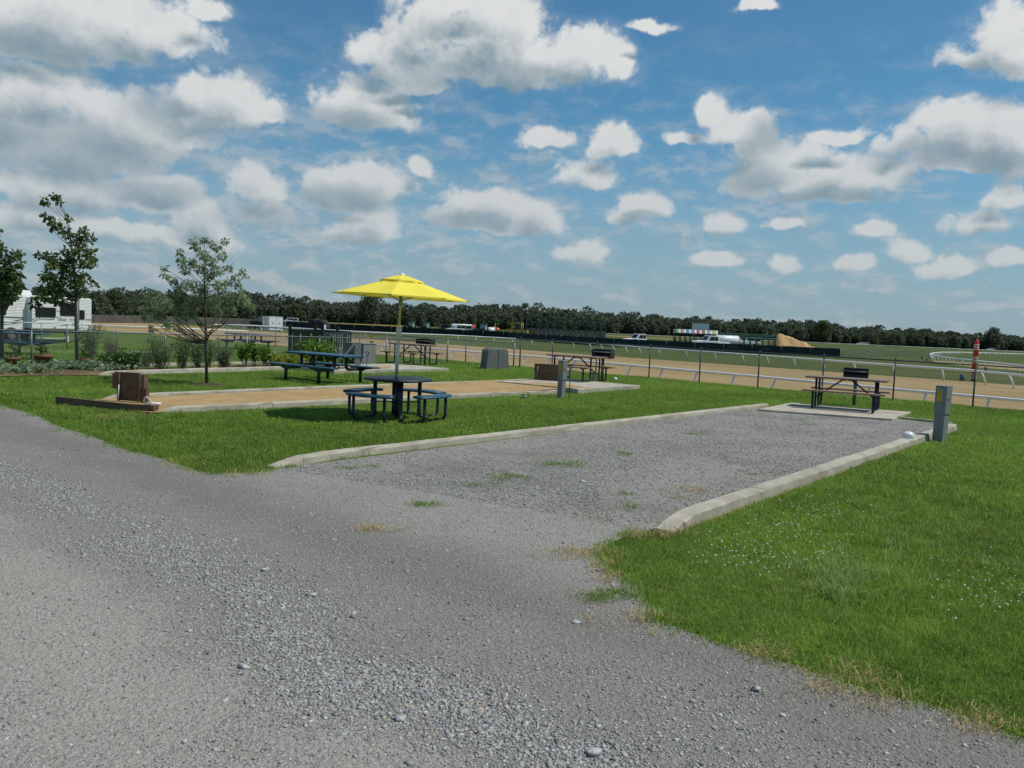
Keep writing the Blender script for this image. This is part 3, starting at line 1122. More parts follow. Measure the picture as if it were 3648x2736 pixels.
for x, y, sx, sy, k in ((1995, 1660, 45, 5, 26), (1828, 1706, 38, 7, 22), (1490, 1803, 22, 5, 12), (2240, 1620, 25, 3, 7), (2480, 1545, 30, 3, 6), (1690, 1735, 20, 5, 4), (1250, 1672, 30, 3, 6), (1340, 1668, 20, 3, 4), (1037, 1665, 14, 4, 7),
                        (2890, 1515, 40, 4, 7), (2830, 1500, 18, 3, 4), (2960, 1485, 50, 3, 4), (2180, 2130, 60, 14, 26), (2255, 1807, 10, 5, 5), (2660, 1690, 15, 5, 4), (2230, 1765, 6, 3, 3)):
    weeds += [G(rgc.normal(x, sx), rgc.normal(y, sy)) for _ in range(k)]
clumps('weeds', weeds, 24, .05, .026, GRASS, .005, 1.0, z0=.014, seed=11, tlo=0, thi=.5)
straw = []
for x, y, sx, sy, k in ((2090, 1975, 70, 9, 26), (2170, 2040, 20, 30, 16), (2340, 1905, 60, 9, 16), (2960, 2440, 90, 30, 22), (3150, 2500, 120, 30, 10), (2720, 2340, 70, 10, 14), (1320, 1890, 50, 5, 10), (2400, 1760, 40, 12, 9), (2510, 1750, 30, 10, 7),
                        (2130, 1830, 60, 30, 7), (850, 1690, 70, 4, 12), (640, 1660, 60, 10, 8), (3500, 2590, 60, 20, 14), (2270, 2215, 60, 16, 12)):
    straw += [G(rgc.normal(x, sx), rgc.normal(y, sy)) for _ in range(k)]
for k in range(70):
    f = rgc.random() ** 1.3
    straw.append(G(2350 + (3300 - 2350) * f, 1908 + (1578 - 1908) * f + rgc.normal(0, 4)))
for k in range(30):
    f = rgc.random()
    straw.append(G(300 + (575 - 300) * f, 1492 + rgc.normal(0, 3)))
clumps('straw', straw, 15, .05, .045, STRAW, .004, 1.35, z0=.012, seed=14, tlo=0, thi=.85)


def clover():
    pts = []
    for x, y, sx, sy, k in ((2790, 1960, 150, 65, 150), (2560, 1990, 90, 40, 26), (3480, 2095, 150, 55, 60), (3000, 1830, 160, 30, 60), (3560, 2170, 90, 40, 22), (2900, 1740, 120, 30, 20), (3250, 1690, 140, 30, 20), (1600, 1540, 200, 14, 30)):
        pts += [G(rgc.normal(x, sx), rgc.normal(y, sy)) for _ in range(k)]
    P = np.array([p[:2] for p in pts])
    P = P[grassy(P)]
    bm = bmesh.new()
    bmesh.ops.create_icosphere(bm, subdivisions=1, radius=1)
    bv = np.array([v.co[:] for v in bm.verts])
    bf = np.array([[v.index for v in f.verts] for f in bm.faces])
    bm.free()
    n = len(P)
    s = rgc.uniform(.005, .0095, n)
    V = bv[None] * s[:, None, None] * (1 + rgc.uniform(-.25, .25, (n, 12, 1))) * np.array([1, 1, .85]) + np.c_[P, rgc.uniform(.055, .085, n)][:, None]
    F = (bf[None] + (np.arange(n) * 12)[:, None, None]).reshape(-1, 3)
    o = npmesh('clover_flowers', V.reshape(-1, 3), F, mat('clover_white', (.66, .60, .48), .8, 0, .15, 60), None, None, True)
    tag(o, kind='stuff')


clover()

# ------------------------------------------------------------------ foliage: leaves spread through clusters
LEAF_OAK = leaf_mat('oak_leaves', (.045, .082, .022), (.15, .21, .07), .38)
LEAF_PALE = leaf_mat('young_leaves', (.13, .18, .075), (.34, .40, .22), .46)
LEAF_SHRUB = leaf_mat('shrub_leaves', (.06, .095, .036), (.18, .23, .11), .38)
LEAF_BRIGHT = leaf_mat('bright_leaves', (.05, .12, .012), (.17, .28, .04), .35)
LEAF_GLOSSY = leaf_mat('glossy_leaves', (.035, .085, .02), (.16, .27, .07), .25, None, .32)
LEAF_YELLOW = leaf_mat('yellow_green_leaves', (.12, .17, .02), (.35, .38, .05), .35)
LEAF_VINE = leaf_mat('squash_leaves', (.09, .15, .07), (.30, .38, .22), .3, (.34, .26, .06))
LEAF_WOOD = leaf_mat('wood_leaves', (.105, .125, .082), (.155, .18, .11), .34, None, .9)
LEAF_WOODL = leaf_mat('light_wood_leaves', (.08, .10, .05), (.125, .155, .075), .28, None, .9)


def leaves(name, pts, rad, n_per, size, m, parent=None, aspect=.55, seed=1, droop=.3, flat=.0):
    """leaf-shaped faces scattered through soft clusters; pts are cluster centres, rad their radii"""
    rg = np.random.default_rng(seed)
    pts = np.asarray(pts, float)
    rad = np.broadcast_to(np.asarray(rad, float), (len(pts),))
    cnt = np.maximum(3, (n_per * (rad / rad.mean()) ** 2).astype(int))
    C = np.repeat(pts, cnt, 0)
    Rr = np.repeat(rad, cnt)
    n = len(C)
    d = rg.normal(0, 1, (n, 3))
    d /= np.linalg.norm(d, axis=1)[:, None]
    c = C + d * (Rr * rg.random(n) ** .45)[:, None] * np.array([1, 1, .85])
    s = size * np.exp(rg.normal(0, .25, n))
    # leaf axis: outward with some droop
    ax = d * .7 + rg.normal(0, .6, (n, 3))
    ax[:, 2] -= droop
    ax /= np.linalg.norm(ax, axis=1)[:, None]
    up = rg.normal(0, 1, (n, 3)) * (1 - flat)
    up[:, 2] += .8 + flat * 2
    sd = np.cross(ax, up)
    sd /= np.linalg.norm(sd, axis=1)[:, None] + 1e-9
    nm = np.cross(sd, ax)
    V = np.empty((n, 6, 3))
    wv = s * aspect * .5
    V[:, 0] = c
    V[:, 1] = c + ax * (s * .35)[:, None] + sd * wv[:, None] + nm * (wv * .25)[:, None]
    V[:, 2] = c + ax * (s * .75)[:, None] + sd * (wv * .7)[:, None] + nm * (wv * .1)[:, None]
    V[:, 3] = c + ax * s[:, None] - nm * (wv * .3)[:, None]
    V[:, 4] = c + ax * (s * .75)[:, None] - sd * (wv * .7)[:, None] + nm * (wv * .1)[:, None]
    V[:, 5] = c + ax * (s * .35)[:, None] - sd * wv[:, None] + nm * (wv * .25)[:, None]
    F = np.array([[0, 1, 2], [0, 2, 3], [0, 3, 4], [0, 4, 5]])
    FF = (F[None] + (np.arange(n) * 6)[:, None, None]).reshape(-1, 3)
    ct = np.repeat(np.clip(rg.normal(.42, .22, len(pts)), 0, 1), cnt)
    tint = np.clip(ct + rg.normal(0, .2, n), 0, 1)
    return npmesh(name, V.reshape(-1, 3), FF, m, parent, np.repeat(tint, 6))


def px_clusters(base, D, lst, zx, zy, zs, depth, seed):
    """clusters read off the photograph round a tree at distance D, as real points about its base, spread in depth"""
    rg = random.Random(seed)
    out, rad = [], []
    for x, y, r in lst:
        sx, sy = zx + x / zs, zy + y / zs
        d = ray(sx, sy)
        dd = D + rg.uniform(-depth, depth)
        p = Vector((d.x, d.y, d.z)) * (dd / d.y) + Vector((0, 0, HC))
        out.append(p - base)
        rad.append(r / zs * D / FPX)
    return out, rad


def limb(b, a, c, r0, r1, bow, rg, n=5):
    a, c = Vector(a), Vector(c)
    pts, rs = [], []
    side = Vector((rg.uniform(-1, 1), rg.uniform(-1, 1), 0)) * bow * (c - a).length
    for i in range(n + 1):
        f = i / n
        p = a.lerp(c, f) + side * math.sin(PI * f) - Vector((0, 0, bow * .8 * (c - a).length * math.sin(PI * f)))
        pts.append(p)
        rs.append(r0 + (r1 - r0) * f)
    b.tube(pts, rs, 5)


def make_tree(name, label, group, base, D, lst, z, trunk, leafm, per, size, lo, seed, depth=.7, aspect=.5, boost=False):
    """trunk = list of (x, y pixel of the zoomed view, radius m) from the ground up"""
    rg = random.Random(seed)
    t = thing(name, label, 'tree', base, 0, group)
    tp, tr = [], []
    for x, y, r in trunk:
        d = ray(z[0] + x / z[2], z[1] + y / z[2])
        p = Vector(d) * (D / d.y) + Vector((0, 0, HC)) - base
        tp.append(p)
        tr.append(r)
    tp[0] = Vector((0, 0, -.05))
    b = MB()
    b.tube(tp, tr, 8)
    C, rad = px_clusters(base, D, lst, z[0], z[1], z[2], depth, seed)
    rad = [r * (.88 if not (boost and q[1] > 930) else 1.3) for r, q in zip(rad, lst)]
    top = tp[-1].z

    def on_trunk(h):
        for i in range(len(tp) - 1):
            if tp[i].z <= h <= tp[i + 1].z:
                f = (h - tp[i].z) / max(1e-6, tp[i + 1].z - tp[i].z)
                return tp[i].lerp(tp[i + 1], f), tr[i] + (tr[i + 1] - tr[i]) * f
        return (tp[-1], tr[-1]) if h > top else (tp[0], tr[0])
    for c, r in zip(C, rad):
        dxy = math.hypot(c.x, c.y)
        h = max(lo, min(top * .96, c.z - dxy * rg.uniform(.5, 1.0)))
        a, ra = on_trunk(h)
        limb(b, a, c, min(.022, ra * .55), .004, rg.uniform(.04, .12), rg)
        for k in range(2):                      # twigs into the cluster
            e = c + Vector((rg.uniform(-1, 1), rg.uniform(-1, 1), rg.uniform(-.3, 1))) * r
            limb(b, c.lerp(a, .15), e, .005, .002, .05, rg, 2)
    b.build('trunk', BARK, t)
    leaves('crown', C, rad, per, size, leafm, t, aspect, seed)
    return t


Z1 = (0, 600, 2.0733)
B3 = G(737, 1371)
L3 = [(1430, 540, 28), (1510, 530, 32), (1660, 540, 32), (1600, 585, 38), (1330, 620, 34), (1340, 685, 42), (1500, 640, 46), (1560, 690, 46), (1640, 650, 38), (1215, 740, 24), (1210, 790, 22), (1370, 750, 46), (1480, 740, 52),
      (1600, 760, 52), (1690, 740, 36), (1790, 770, 30), (1740, 805, 34), (1820, 800, 20), (1280, 830, 36), (1400, 860, 54), (1500, 880, 60), (1620, 870, 54), (1150, 920, 36), (1260, 930, 46), (1100, 980, 34), (1200, 1000, 52), (1330, 960, 54),
      (1430, 1000, 54), (1560, 980, 54), (1680, 960, 46), (1780, 920, 40), (1850, 1020, 26), (1800, 980, 36), (1060, 1040, 28), (1180, 1080, 40), (1330, 1060, 46), (1700, 1050, 38), (1600, 1060, 36), (1240, 1150, 26), (1320, 1180, 20), (1080, 1100, 28),
      (1400, 1090, 36), (1120, 1180, 20), (1450, 580, 34), (1560, 560, 28), (1420, 700, 40), (1540, 800, 50), (1690, 840, 36), (1320, 890, 44), (1480, 950, 54), (1760, 860, 28), (1240, 800, 22)]
make_tree('young_tree', 'young open crowned tree with low forking limbs, standing in the lawn behind the sand pad', 'young trees of the campground', B3, B3.y, L3, Z1,
          [(1532, 1590, .043), (1524, 1450, .038), (1522, 1290, .036), (1521, 1150, .026), (1516, 1000, .02), (1510, 850, .014), (1508, 700, .009), (1508, 560, .004)], LEAF_PALE, 118, .066, 1.0, 3, .75, .45, True)
B2 = G(275, 1289)
L2 = [(335, 240, 32), (405, 210, 36), (440, 250, 24), (345, 362, 38), (400, 410, 44), (470, 460, 36), (505, 375, 26), (500, 490, 34), (600, 500, 50), (680, 525, 28), (580, 560, 54), (660, 620, 44), (640, 690, 62), (500, 620, 46), (300, 640, 30), (370, 650, 46),
      (370, 710, 46), (420, 700, 54), (500, 710, 54), (350, 800, 54), (430, 830, 62), (560, 830, 62), (620, 800, 46), (330, 880, 54), (420, 900, 62), (580, 880, 54), (300, 960, 44), (260, 1000, 28), (420, 970, 46), (690, 860, 28), (540, 680, 46), (620, 460, 28),
      (560, 620, 40), (690, 680, 34), (480, 780, 50), (540, 940, 46), (360, 950, 46)]
make_tree('young_tree', 'tall thin ragged tree with a bare leaning top, in front of the white trailer', 'young trees of the campground', B2, B2.y, L2, Z1,
          [(565, 1425, .06), (563, 1200, .052), (560, 950, .045), (548, 750, .036), (530, 580, .025), (505, 430, .017), (475, 330, .012), (430, 270, .007)], LEAF_OAK, 62, .115, 1.6, 5, .6, .62)
B1 = G(6, 1279)
L1 = [(10, 450, 14), (20, 590, 30), (150, 630, 28), (100, 650, 36), (40, 680, 46), (150, 710, 32), (60, 760, 66), (130, 800, 46), (20, 800, 66), (60, 860, 66), (120, 870, 46), (30, 920, 56), (100, 930, 46), (20, 990, 46), (70, 960, 36), (-60, 800, 86),
      (-60, 650, 66), (-70, 950, 76), (-140, 720, 70), (-160, 860, 80), (-40, 540, 40), (-120, 600, 50)]
make_tree('young_tree', 'dark leafy tree cut off by the left edge of the photo, beside the white trailer', 'young trees of the campground', B1, B1.y, L1, Z1,
          [(12, 1400, .06), (14, 1100, .052), (8, 900, .045), (-10, 750, .03), (-20, 600, .015)], LEAF_OAK, 120, .115, 1.6, 7, .7, .62)
mu = MB()
mu.lathe([(.5, .0), (.42, .02), (.25, .035), (.06, .05)], 18)
o = mu.build('mulch_ring', MULCH)
o.location = (TREEMULCH.x, TREEMULCH.y, .001)
tag(o, 'ring of dark mulch round the trunk of the tree in the lawn', 'mulch')


def shrub(name, label, cat, base, h, w, leafm, size, n, seed, group=None, stems=5, lo=.1, aspect=.5, flat=0.0):
    w, h, n = w * 1.55, h * 1.08, int(n * 2.2)
    rg = random.Random(seed)
    t = thing(name, label, cat, base, 0, group)
    b = MB()
    C, rad = [], []
    for i in range(max(stems, 1)):
        a = 2 * PI * i / stems + rg.uniform(-.5, .5)
        rr = w * .5 * rg.uniform(.2, .75)
        top = Vector((math.cos(a) * rr, math.sin(a) * rr, h * rg.uniform(.72, .98)))
        limb(b, (math.cos(a) * .03, math.sin(a) * .03, -.02), top, .012, .004, .05, rg, 4)
        for k in range(5):
            f = lo + (1 - lo) * (k + .5) / 5
            C.append(Vector((top.x * f + rg.uniform(-.08, .08) * w, top.y * f + rg.uniform(-.08, .08) * w, top.z * f)))
            rad.append(w * .19 * rg.uniform(.7, 1.2))
    b.build('stem', BARK, t)
    leaves('foliage', C, rad, n // len(C), size, leafm, t, aspect, seed, .2, flat)
    return t


# shrubs and plants of the garden bed, from left to right
SH = 'shrubs in the garden bed'
shrub('glossy_shrub', 'small bright glossy shrub, leftmost of three by the end of the squash vines', 'shrub', G(374, 1312), .42, .34, LEAF_GLOSSY, .075, 260, 21, SH)
shrub('glossy_shrub', 'round glossy shrub, tallest of three by the end of the squash vines', 'shrub', G(424, 1318), .58, .44, LEAF_GLOSSY, .075, 420, 22, SH)
shrub('glossy_shrub', 'narrow upright glossy shrub, rightmost of three by the end of the squash vines', 'shrub', G(478, 1321), .55, .28, LEAF_GLOSSY, .07, 260, 23, SH)
shrub('feathery_shrub', 'grey green feathery shrub, bushiest one left of the young tree', 'shrub', G(570, 1318), .95, .62, LEAF_SHRUB, .045, 900, 24, SH, 8)
shrub('feathery_shrub', 'feathery shrub just left of the young tree trunk', 'shrub', G(650, 1316), .95, .5, LEAF_SHRUB, .045, 700, 25, SH, 7)
shrub('feathery_shrub', 'brownish feathery shrub partly hidden behind the young tree trunk', 'shrub', G(705, 1312), .95, .5, LEAF_SHRUB, .045, 700, 26, SH, 7)
shrub('feathery_shrub', 'low feathery shrub touching the young tree trunk on its right', 'shrub', G(745, 1306), .8, .4, LEAF_SHRUB, .045, 400, 27, SH, 6)
shrub('bushy_shrub', 'dense low shrub beside the terracotta pot right of the young tree', 'shrub', G(800, 1316), .68, .5, LEAF_SHRUB, .05, 700, 28, SH, 7)
shrub('pepper_plant', 'stemmy bright green plant, leftmost of three behind the end of the blue table', 'plant', G(872, 1309), .78, .42, LEAF_BRIGHT, .085, 240, 29, SH, 4, .45)
shrub('pepper_plant', 'stemmy bright green plant, middle of three behind the end of the blue table', 'plant', G(905, 1308), .78, .34, LEAF_BRIGHT, .085, 200, 30, SH, 4, .45)
shrub('pepper_plant', 'stemmy plant with yellow fruit, rightmost of three behind the end of the blue table', 'plant', G(944, 1306), .7, .42, LEAF_BRIGHT, .085, 220, 31, SH, 4, .4)
shrub('low_plant', 'low yellow green plant under the left end of the blue table', 'plant', G(985, 1306), .34, .7, LEAF_YELLOW, .10, 240, 32, SH, 7, .2)
shrub('low_plant', 'low yellow green plant seen under the middle of the blue table', 'plant', G(1045, 1304), .36, .8, LEAF_YELLOW, .10, 300, 33, SH, 7, .2)
shrub('leafy_plant', 'big dark green broad leaved plant behind the blue table, in front of the slatted enclosure', 'plant', G(1128, 1300), .74, 1.15, LEAF_BRIGHT, .16, 420, 34, SH, 9, .3, .6, .3)
shrub('leafy_plant', 'small dark leafy plant under the tilted lid of the open pedestal', 'plant', G(1245, 1308), .42, .4, LEAF_GLOSSY, .11, 120, 35, SH, 5, .3)
shrub('wispy_shrub', 'tall wispy grey green shrub by the fence, right of the thin tree', 'shrub', G(322, 1290), 1.15, .55, LEAF_SHRUB, .05, 700, 36, SH, 7, .2)
shrub('wispy_shrub', 'wispy reddish brown bush by the fence behind the glossy shrubs', 'shrub', G(392, 1292), .8, .62, leaf_mat('dry_shrub', (.10, .075, .045), (.2, .16, .10), .25), .04, 500, 37, SH, 8, .2)
shrub('wispy_shrub', 'wispy pale bush between the glossy shrubs and the bushiest feathery shrub', 'shrub', G(525, 1308), .6, .55, LEAF_SHRUB, .045, 300, 38, SH, 6, .2)


def vines():
    """squash vines: broad leaves held low over the bed"""
    rg = np.random.default_rng(91)
    pts = []
    for x, y, sx, sy, k in ((60, 1322, 75, 6, 105), (215, 1308, 45, 5, 75), (295, 1313, 45, 4, 70), (370, 1319, 40, 3, 50), (120, 1326, 40, 4, 40)):
        for _ in range(k):
            p = G(rg.normal(x, sx), rg.normal(y, sy))
            pts.append((p.x, p.y, rg.uniform(.04, .15)))
    o = leaves('squash_vines', pts, .06, 8, .085, LEAF_VINE, None, .95, 92, .1, .75)
    tag(o, 'broad leaved squash vines sprawling over the garden bed at the left', 'vines', None, 'stuff')


vines()


def make_pot(label, base, r, h, plant_h, seed, leafm=LEAF_SHRUB):
    t = thing('terracotta_pot', label, 'flower pot', base, 0, 'terracotta pots along the garden bed')
    b = MB()
    b.lathe([(r * .68, 0), (r * .9, h * .78), (r, h * .78), (r, h), (r * .9, h), (r * .86, h * .85), (.01, h * .85)], 22)
    b.build('pot', TERRA, t)
    if plant_h:
        rg = random.Random(seed)
        C = [Vector((rg.uniform(-.5, .5) * r, rg.uniform(-.5, .5) * r, h + plant_h * rg.uniform(.1, 1))) for _ in range(9)]
        leaves('foliage', C, .09, 14, .07, leafm, t, .5, seed)
    return t


make_pot('terracotta pot with a sparse plant, leftmost by the blue table end', G(45, 1308), .20, .27, .38, 41)
make_pot('widest terracotta pot, between the fence post and the thin tree', G(155, 1306), .25, .34, .3, 42)
make_pot('terracotta pot right of the thin tree, half hidden by a green plant', G(300, 1304), .16, .22, .25, 43, LEAF_GLOSSY)
make_pot('small terracotta pot half hidden behind the dense low shrub', G(783, 1290), .13, .18, .15, 44)
for i, (x, y) in enumerate(((757, 1317), (768, 1316), (852, 1306))):
    b = MB()
    b.lathe([(.005, 0), (.03, .02), (.036, .045), (.028, .075), (.006, .085)], 10)
    o = b.build('squash', YELLOW)
    o.location = G(x, y, .022)
    tag(o, ('yellow squash lying on the soil right of the young tree, left of a pair', 'yellow squash lying on the soil right of the young tree, right of a pair', 'yellow squash lying among the stemmy plants')[i], 'squash', 'yellow squash on the soil')


# ------------------------------------------------------------------ picnic tables
def u_tube(x, ya, yb, za, zb, r=.05, foot=.02):
    """bent tube in the y,z plane at x: down from (ya, za), along the ground, up to (yb, zb)"""
    s = 1 if yb > ya else -1
    p = [(x, ya, za)]
    p += [(x, ya + s * (r - r * math.cos(a)), foot + r - r * math.sin(a)) for a in [PI / 2 * i / 4 for i in range(5)]]
    p += [(x, yb - s * (r - r * math.sin(a)), foot + r - r * math.cos(a)) for a in [PI / 2 * i / 4 for i in range(5)]]
    p.append((x, yb, zb))
    return p


def brown_table(label, loc, rz, group):
    t = thing('picnic_table', label, 'picnic table', loc, rz, group)
    b = MB()
    b.box((0, 0, .745), (1.86, .74, .045))
    b.build('table_top', BROWNTOP, t, .012)
    for s in (-1, 1):
        b = MB()
        b.box((0, .66 * s, .435), (1.86, .25, .04))
        b.build('bench', BROWNTOP, t, .01)
    for x in (-.68, .68):
        for s in (-1, 1):
            b = MB()
            b.tube(u_tube(x, .66 * s, .25 * s, .41, .72), .026, 8)
            b.box((x, .66 * s, .40), (.06, .24, .025))
            b.build('leg', BLACK, t)
        b = MB()
        b.tube([(x, -.25, .26), (x, .25, .26)], .016, 6)
        b.build('crossbar', BLACK, t)
        b = MB()
        b.box((x, 0, .712), (.06, .62, .02))
        b.build('top_bracket', BLACK, t)
        b = MB()
        b.tube([(x, 0, .27), (x * .18, 0, .70), (x * .02, 0, .71)], .021, 6)
        b.build('brace', BLACK, t)
    return t


TG = 'brown picnic tables on the concrete slabs'
a, b_, c_, d_ = G(2882, 1452, .06), G(3100, 1470, .06), G(3139.5, 1460, .06), G(2929, 1444.5, .06)
cen = (a + b_ + c_ + d_) / 4
rz1 = math.atan2((b_ - a).y, (b_ - a).x)
print('table1', cen, math.degrees(rz1), (b_ - a).length, (c_ - b_).length)
brown_table('brown topped picnic table on the slab at the end of the gravel pad', (cen.x, cen.y, .06), rz1, TG)
p2 = at(2052, 25.9, .13)
brown_table('brown topped picnic table behind the low wooden barrier', (p2.x, p2.y, .13), R(-38), TG)
p3 = at(1467, 31.6, .12)
brown_table('brown topped picnic table seen just right of the umbrella pole', (p3.x, p3.y, .12), R(-36), TG)


def blue_table(label, loc, rz, group, sc_=1.0):
    t = thing('picnic_table', label, 'picnic table', loc, rz, group)
    t.scale = (sc_,) * 3
    b = MB()
    b.box((0, 0, .74), (2.42, .74, .05))
    b.build('table_top', BLUE, t, .02)
    for sx in (-1, 1):
        for sy in (-1, 1):
            b = MB()
            b.box((.665 * sx, .74 * sy, .435), (1.24, .28, .045))
            be = b.build('bench', BLUE, t, .018)
            b = MB()
            b.prism([(-.42, .41), (.42, .41), (.36, .385), (.16, .36), (.05, .31), (-.05, .31), (-.16, .36), (-.36, .385)], -.03, .03, Matrix.Translation((.665 * sx, .74 * sy, 0)))
            b.build('bench_bracket', NAVY, be)
            b = MB()
            y0, y1 = .74 * sy, .21 * sy
            p = [(.665 * sx, y0, -.03), (.665 * sx, y0, .28)]
            p += [(.665 * sx, y0 - sy * (.09 - .09 * math.cos(q)), .28 + .09 * math.sin(q)) for q in (.4, .8, 1.2, PI / 2)]
            p += [(.665 * sx, y1 + sy * (.09 - .09 * math.sin(q)), .46 - .09 * math.cos(q)) for q in (0, .4, .8, 1.2, PI / 2)]
            p += [(.665 * sx, y1, .715)]
            b.tube(p, .044, 10)
            b.build('leg', NAVY, t)
        b = MB()
        b.tube([(.665 * sx, 0, .40), (.1 * sx, 0, .70)], .014, 6)
        b.tube([(.665 * sx, -.21, .41), (.665 * sx, .21, .41)], .02, 6)
        b.build('brace', NAVY, t)
        b = MB()
        b.box((.665 * sx, 0, .705), (.07, .6, .02))
        b.build('top_bracket', NAVY, t)
    return t


BG = 'blue picnic tables'
lb = [G(1018.8, 1358.4), G(1155, 1369), G(1146, 1347), G(1282, 1361)]
cb = sum(lb, Vector()) / 4
print('blue', [tuple(round(v, 2) for v in p[:2]) for p in lb], cb)
blue_table('long blue picnic table with split benches on the lawn behind the sand pad', (cb.x, cb.y, 0), R(-36), BG)
pb = at(882, 41.2)
blue_table('small looking blue table beyond the garden fence, seen over the stemmy plants', (pb.x, pb.y, 0), R(-25), BG)
pb = at(38, 28.6)
blue_table('blue table behind the fence at the left edge, in front of the white trailer', (pb.x, pb.y, 0), R(4), BG)


def round_table(loc):
    t = thing('round_table', 'round dark blue table with four curved benches, under the yellow umbrella', 'table', loc, 0)
    b = MB()
    b.lathe([(.02, .685), (.575, .685), (.61, .69), (.62, .705), (.61, .722), (.575, .73), (.03, .73)], 48)
    b.build('table_top', NAVY, t)
    for a0 in (-28, 62, 152, 242):
        a0 = R(a0)
        vs, fs = [], []
        n = 14
        prof = [(.70, .43), (.96, .43), (.985, .445), (.98, .465), (.95, .475), (.71, .475), (.685, .465), (.68, .445)]
        for i in range(n + 1):
            a = a0 + R(-32) + R(64) * i / n
            e = .02 if i in (0, n) else 0
            for r, z in prof:
                r = .83 + (r - .83) * (1 - e * 6)
                vs.append((r * math.cos(a), r * math.sin(a), z))
        k = len(prof)
        for i in range(n):
            for j in range(k):
                fs.append((i * k + j, i * k + (j + 1) % k, (i + 1) * k + (j + 1) % k, (i + 1) * k + j))
        fs += [tuple(range(k)), tuple(n * k + j for j in range(k))]
        b = MB()
        b.add(vs, fs, True)
        b.build('bench', BLUE if a0 in (R(-28), R(62)) else BLUE, t)
        for da in (-22, 22):
            a = a0 + R(da)
            d = Vector((math.cos(a), math.sin(a), 0))
            pts = [d * .88 + Vector((0, 0, .43)), d * .88 + Vector((0, 0, .12))]
            pts += [d * (.88 - .1 * (1 - math.cos(q))) + Vector((0, 0, .12 - .1 * math.sin(q))) for q in (.4, .8, 1.2, PI / 2)]
            pts += [d * .70 + Vector((0, 0, .02))]
            b = MB()
            b.tube(pts, .027, 8)
            b.build('bench_leg', NAVY, t)
        a = a0 + R(45)
        d = Vector((math.cos(a), math.sin(a), 0))
        pts = [d * .40 + Vector((0, 0, .69)), d * .40 + Vector((0, 0, .13))]
        pts += [d * (.40 + .1 * (1 - math.cos(q))) + Vector((0, 0, .12 - .1 * math.sin(q))) for q in (.4, .8, 1.2, PI / 2)]
        pts += [d * .58 + Vector((0, 0, .02))]
        b = MB()
        b.tube(pts, .036, 10)
        b.build('leg', NAVY, t)
        b = MB()
        b.tube([d * .02 + Vector((0, 0, .30)), d * .40 + Vector((0, 0, .30))], .013, 6)
        b.build('spoke', NAVY, t)
    b = MB()
    b.tube([(0, 0, .0), (0, 0, .69)], .036, 12)
    b.lathe([(.05, .27), (.075, .28), (.075, .32), (.05, .33)], 14)
    b.build('centre_sleeve', NAVY, t)
    b = MB()
    ring = [(.40 * math.cos(2 * PI * i / 24), .40 * math.sin(2 * PI * i / 24), .675) for i in range(25)]
    b.tube(ring, .012, 6, False)
    b.build('support_ring', NAVY, t)
    return t


RT = G(1413, 1490)
round_table((RT.x, RT.y, 0))


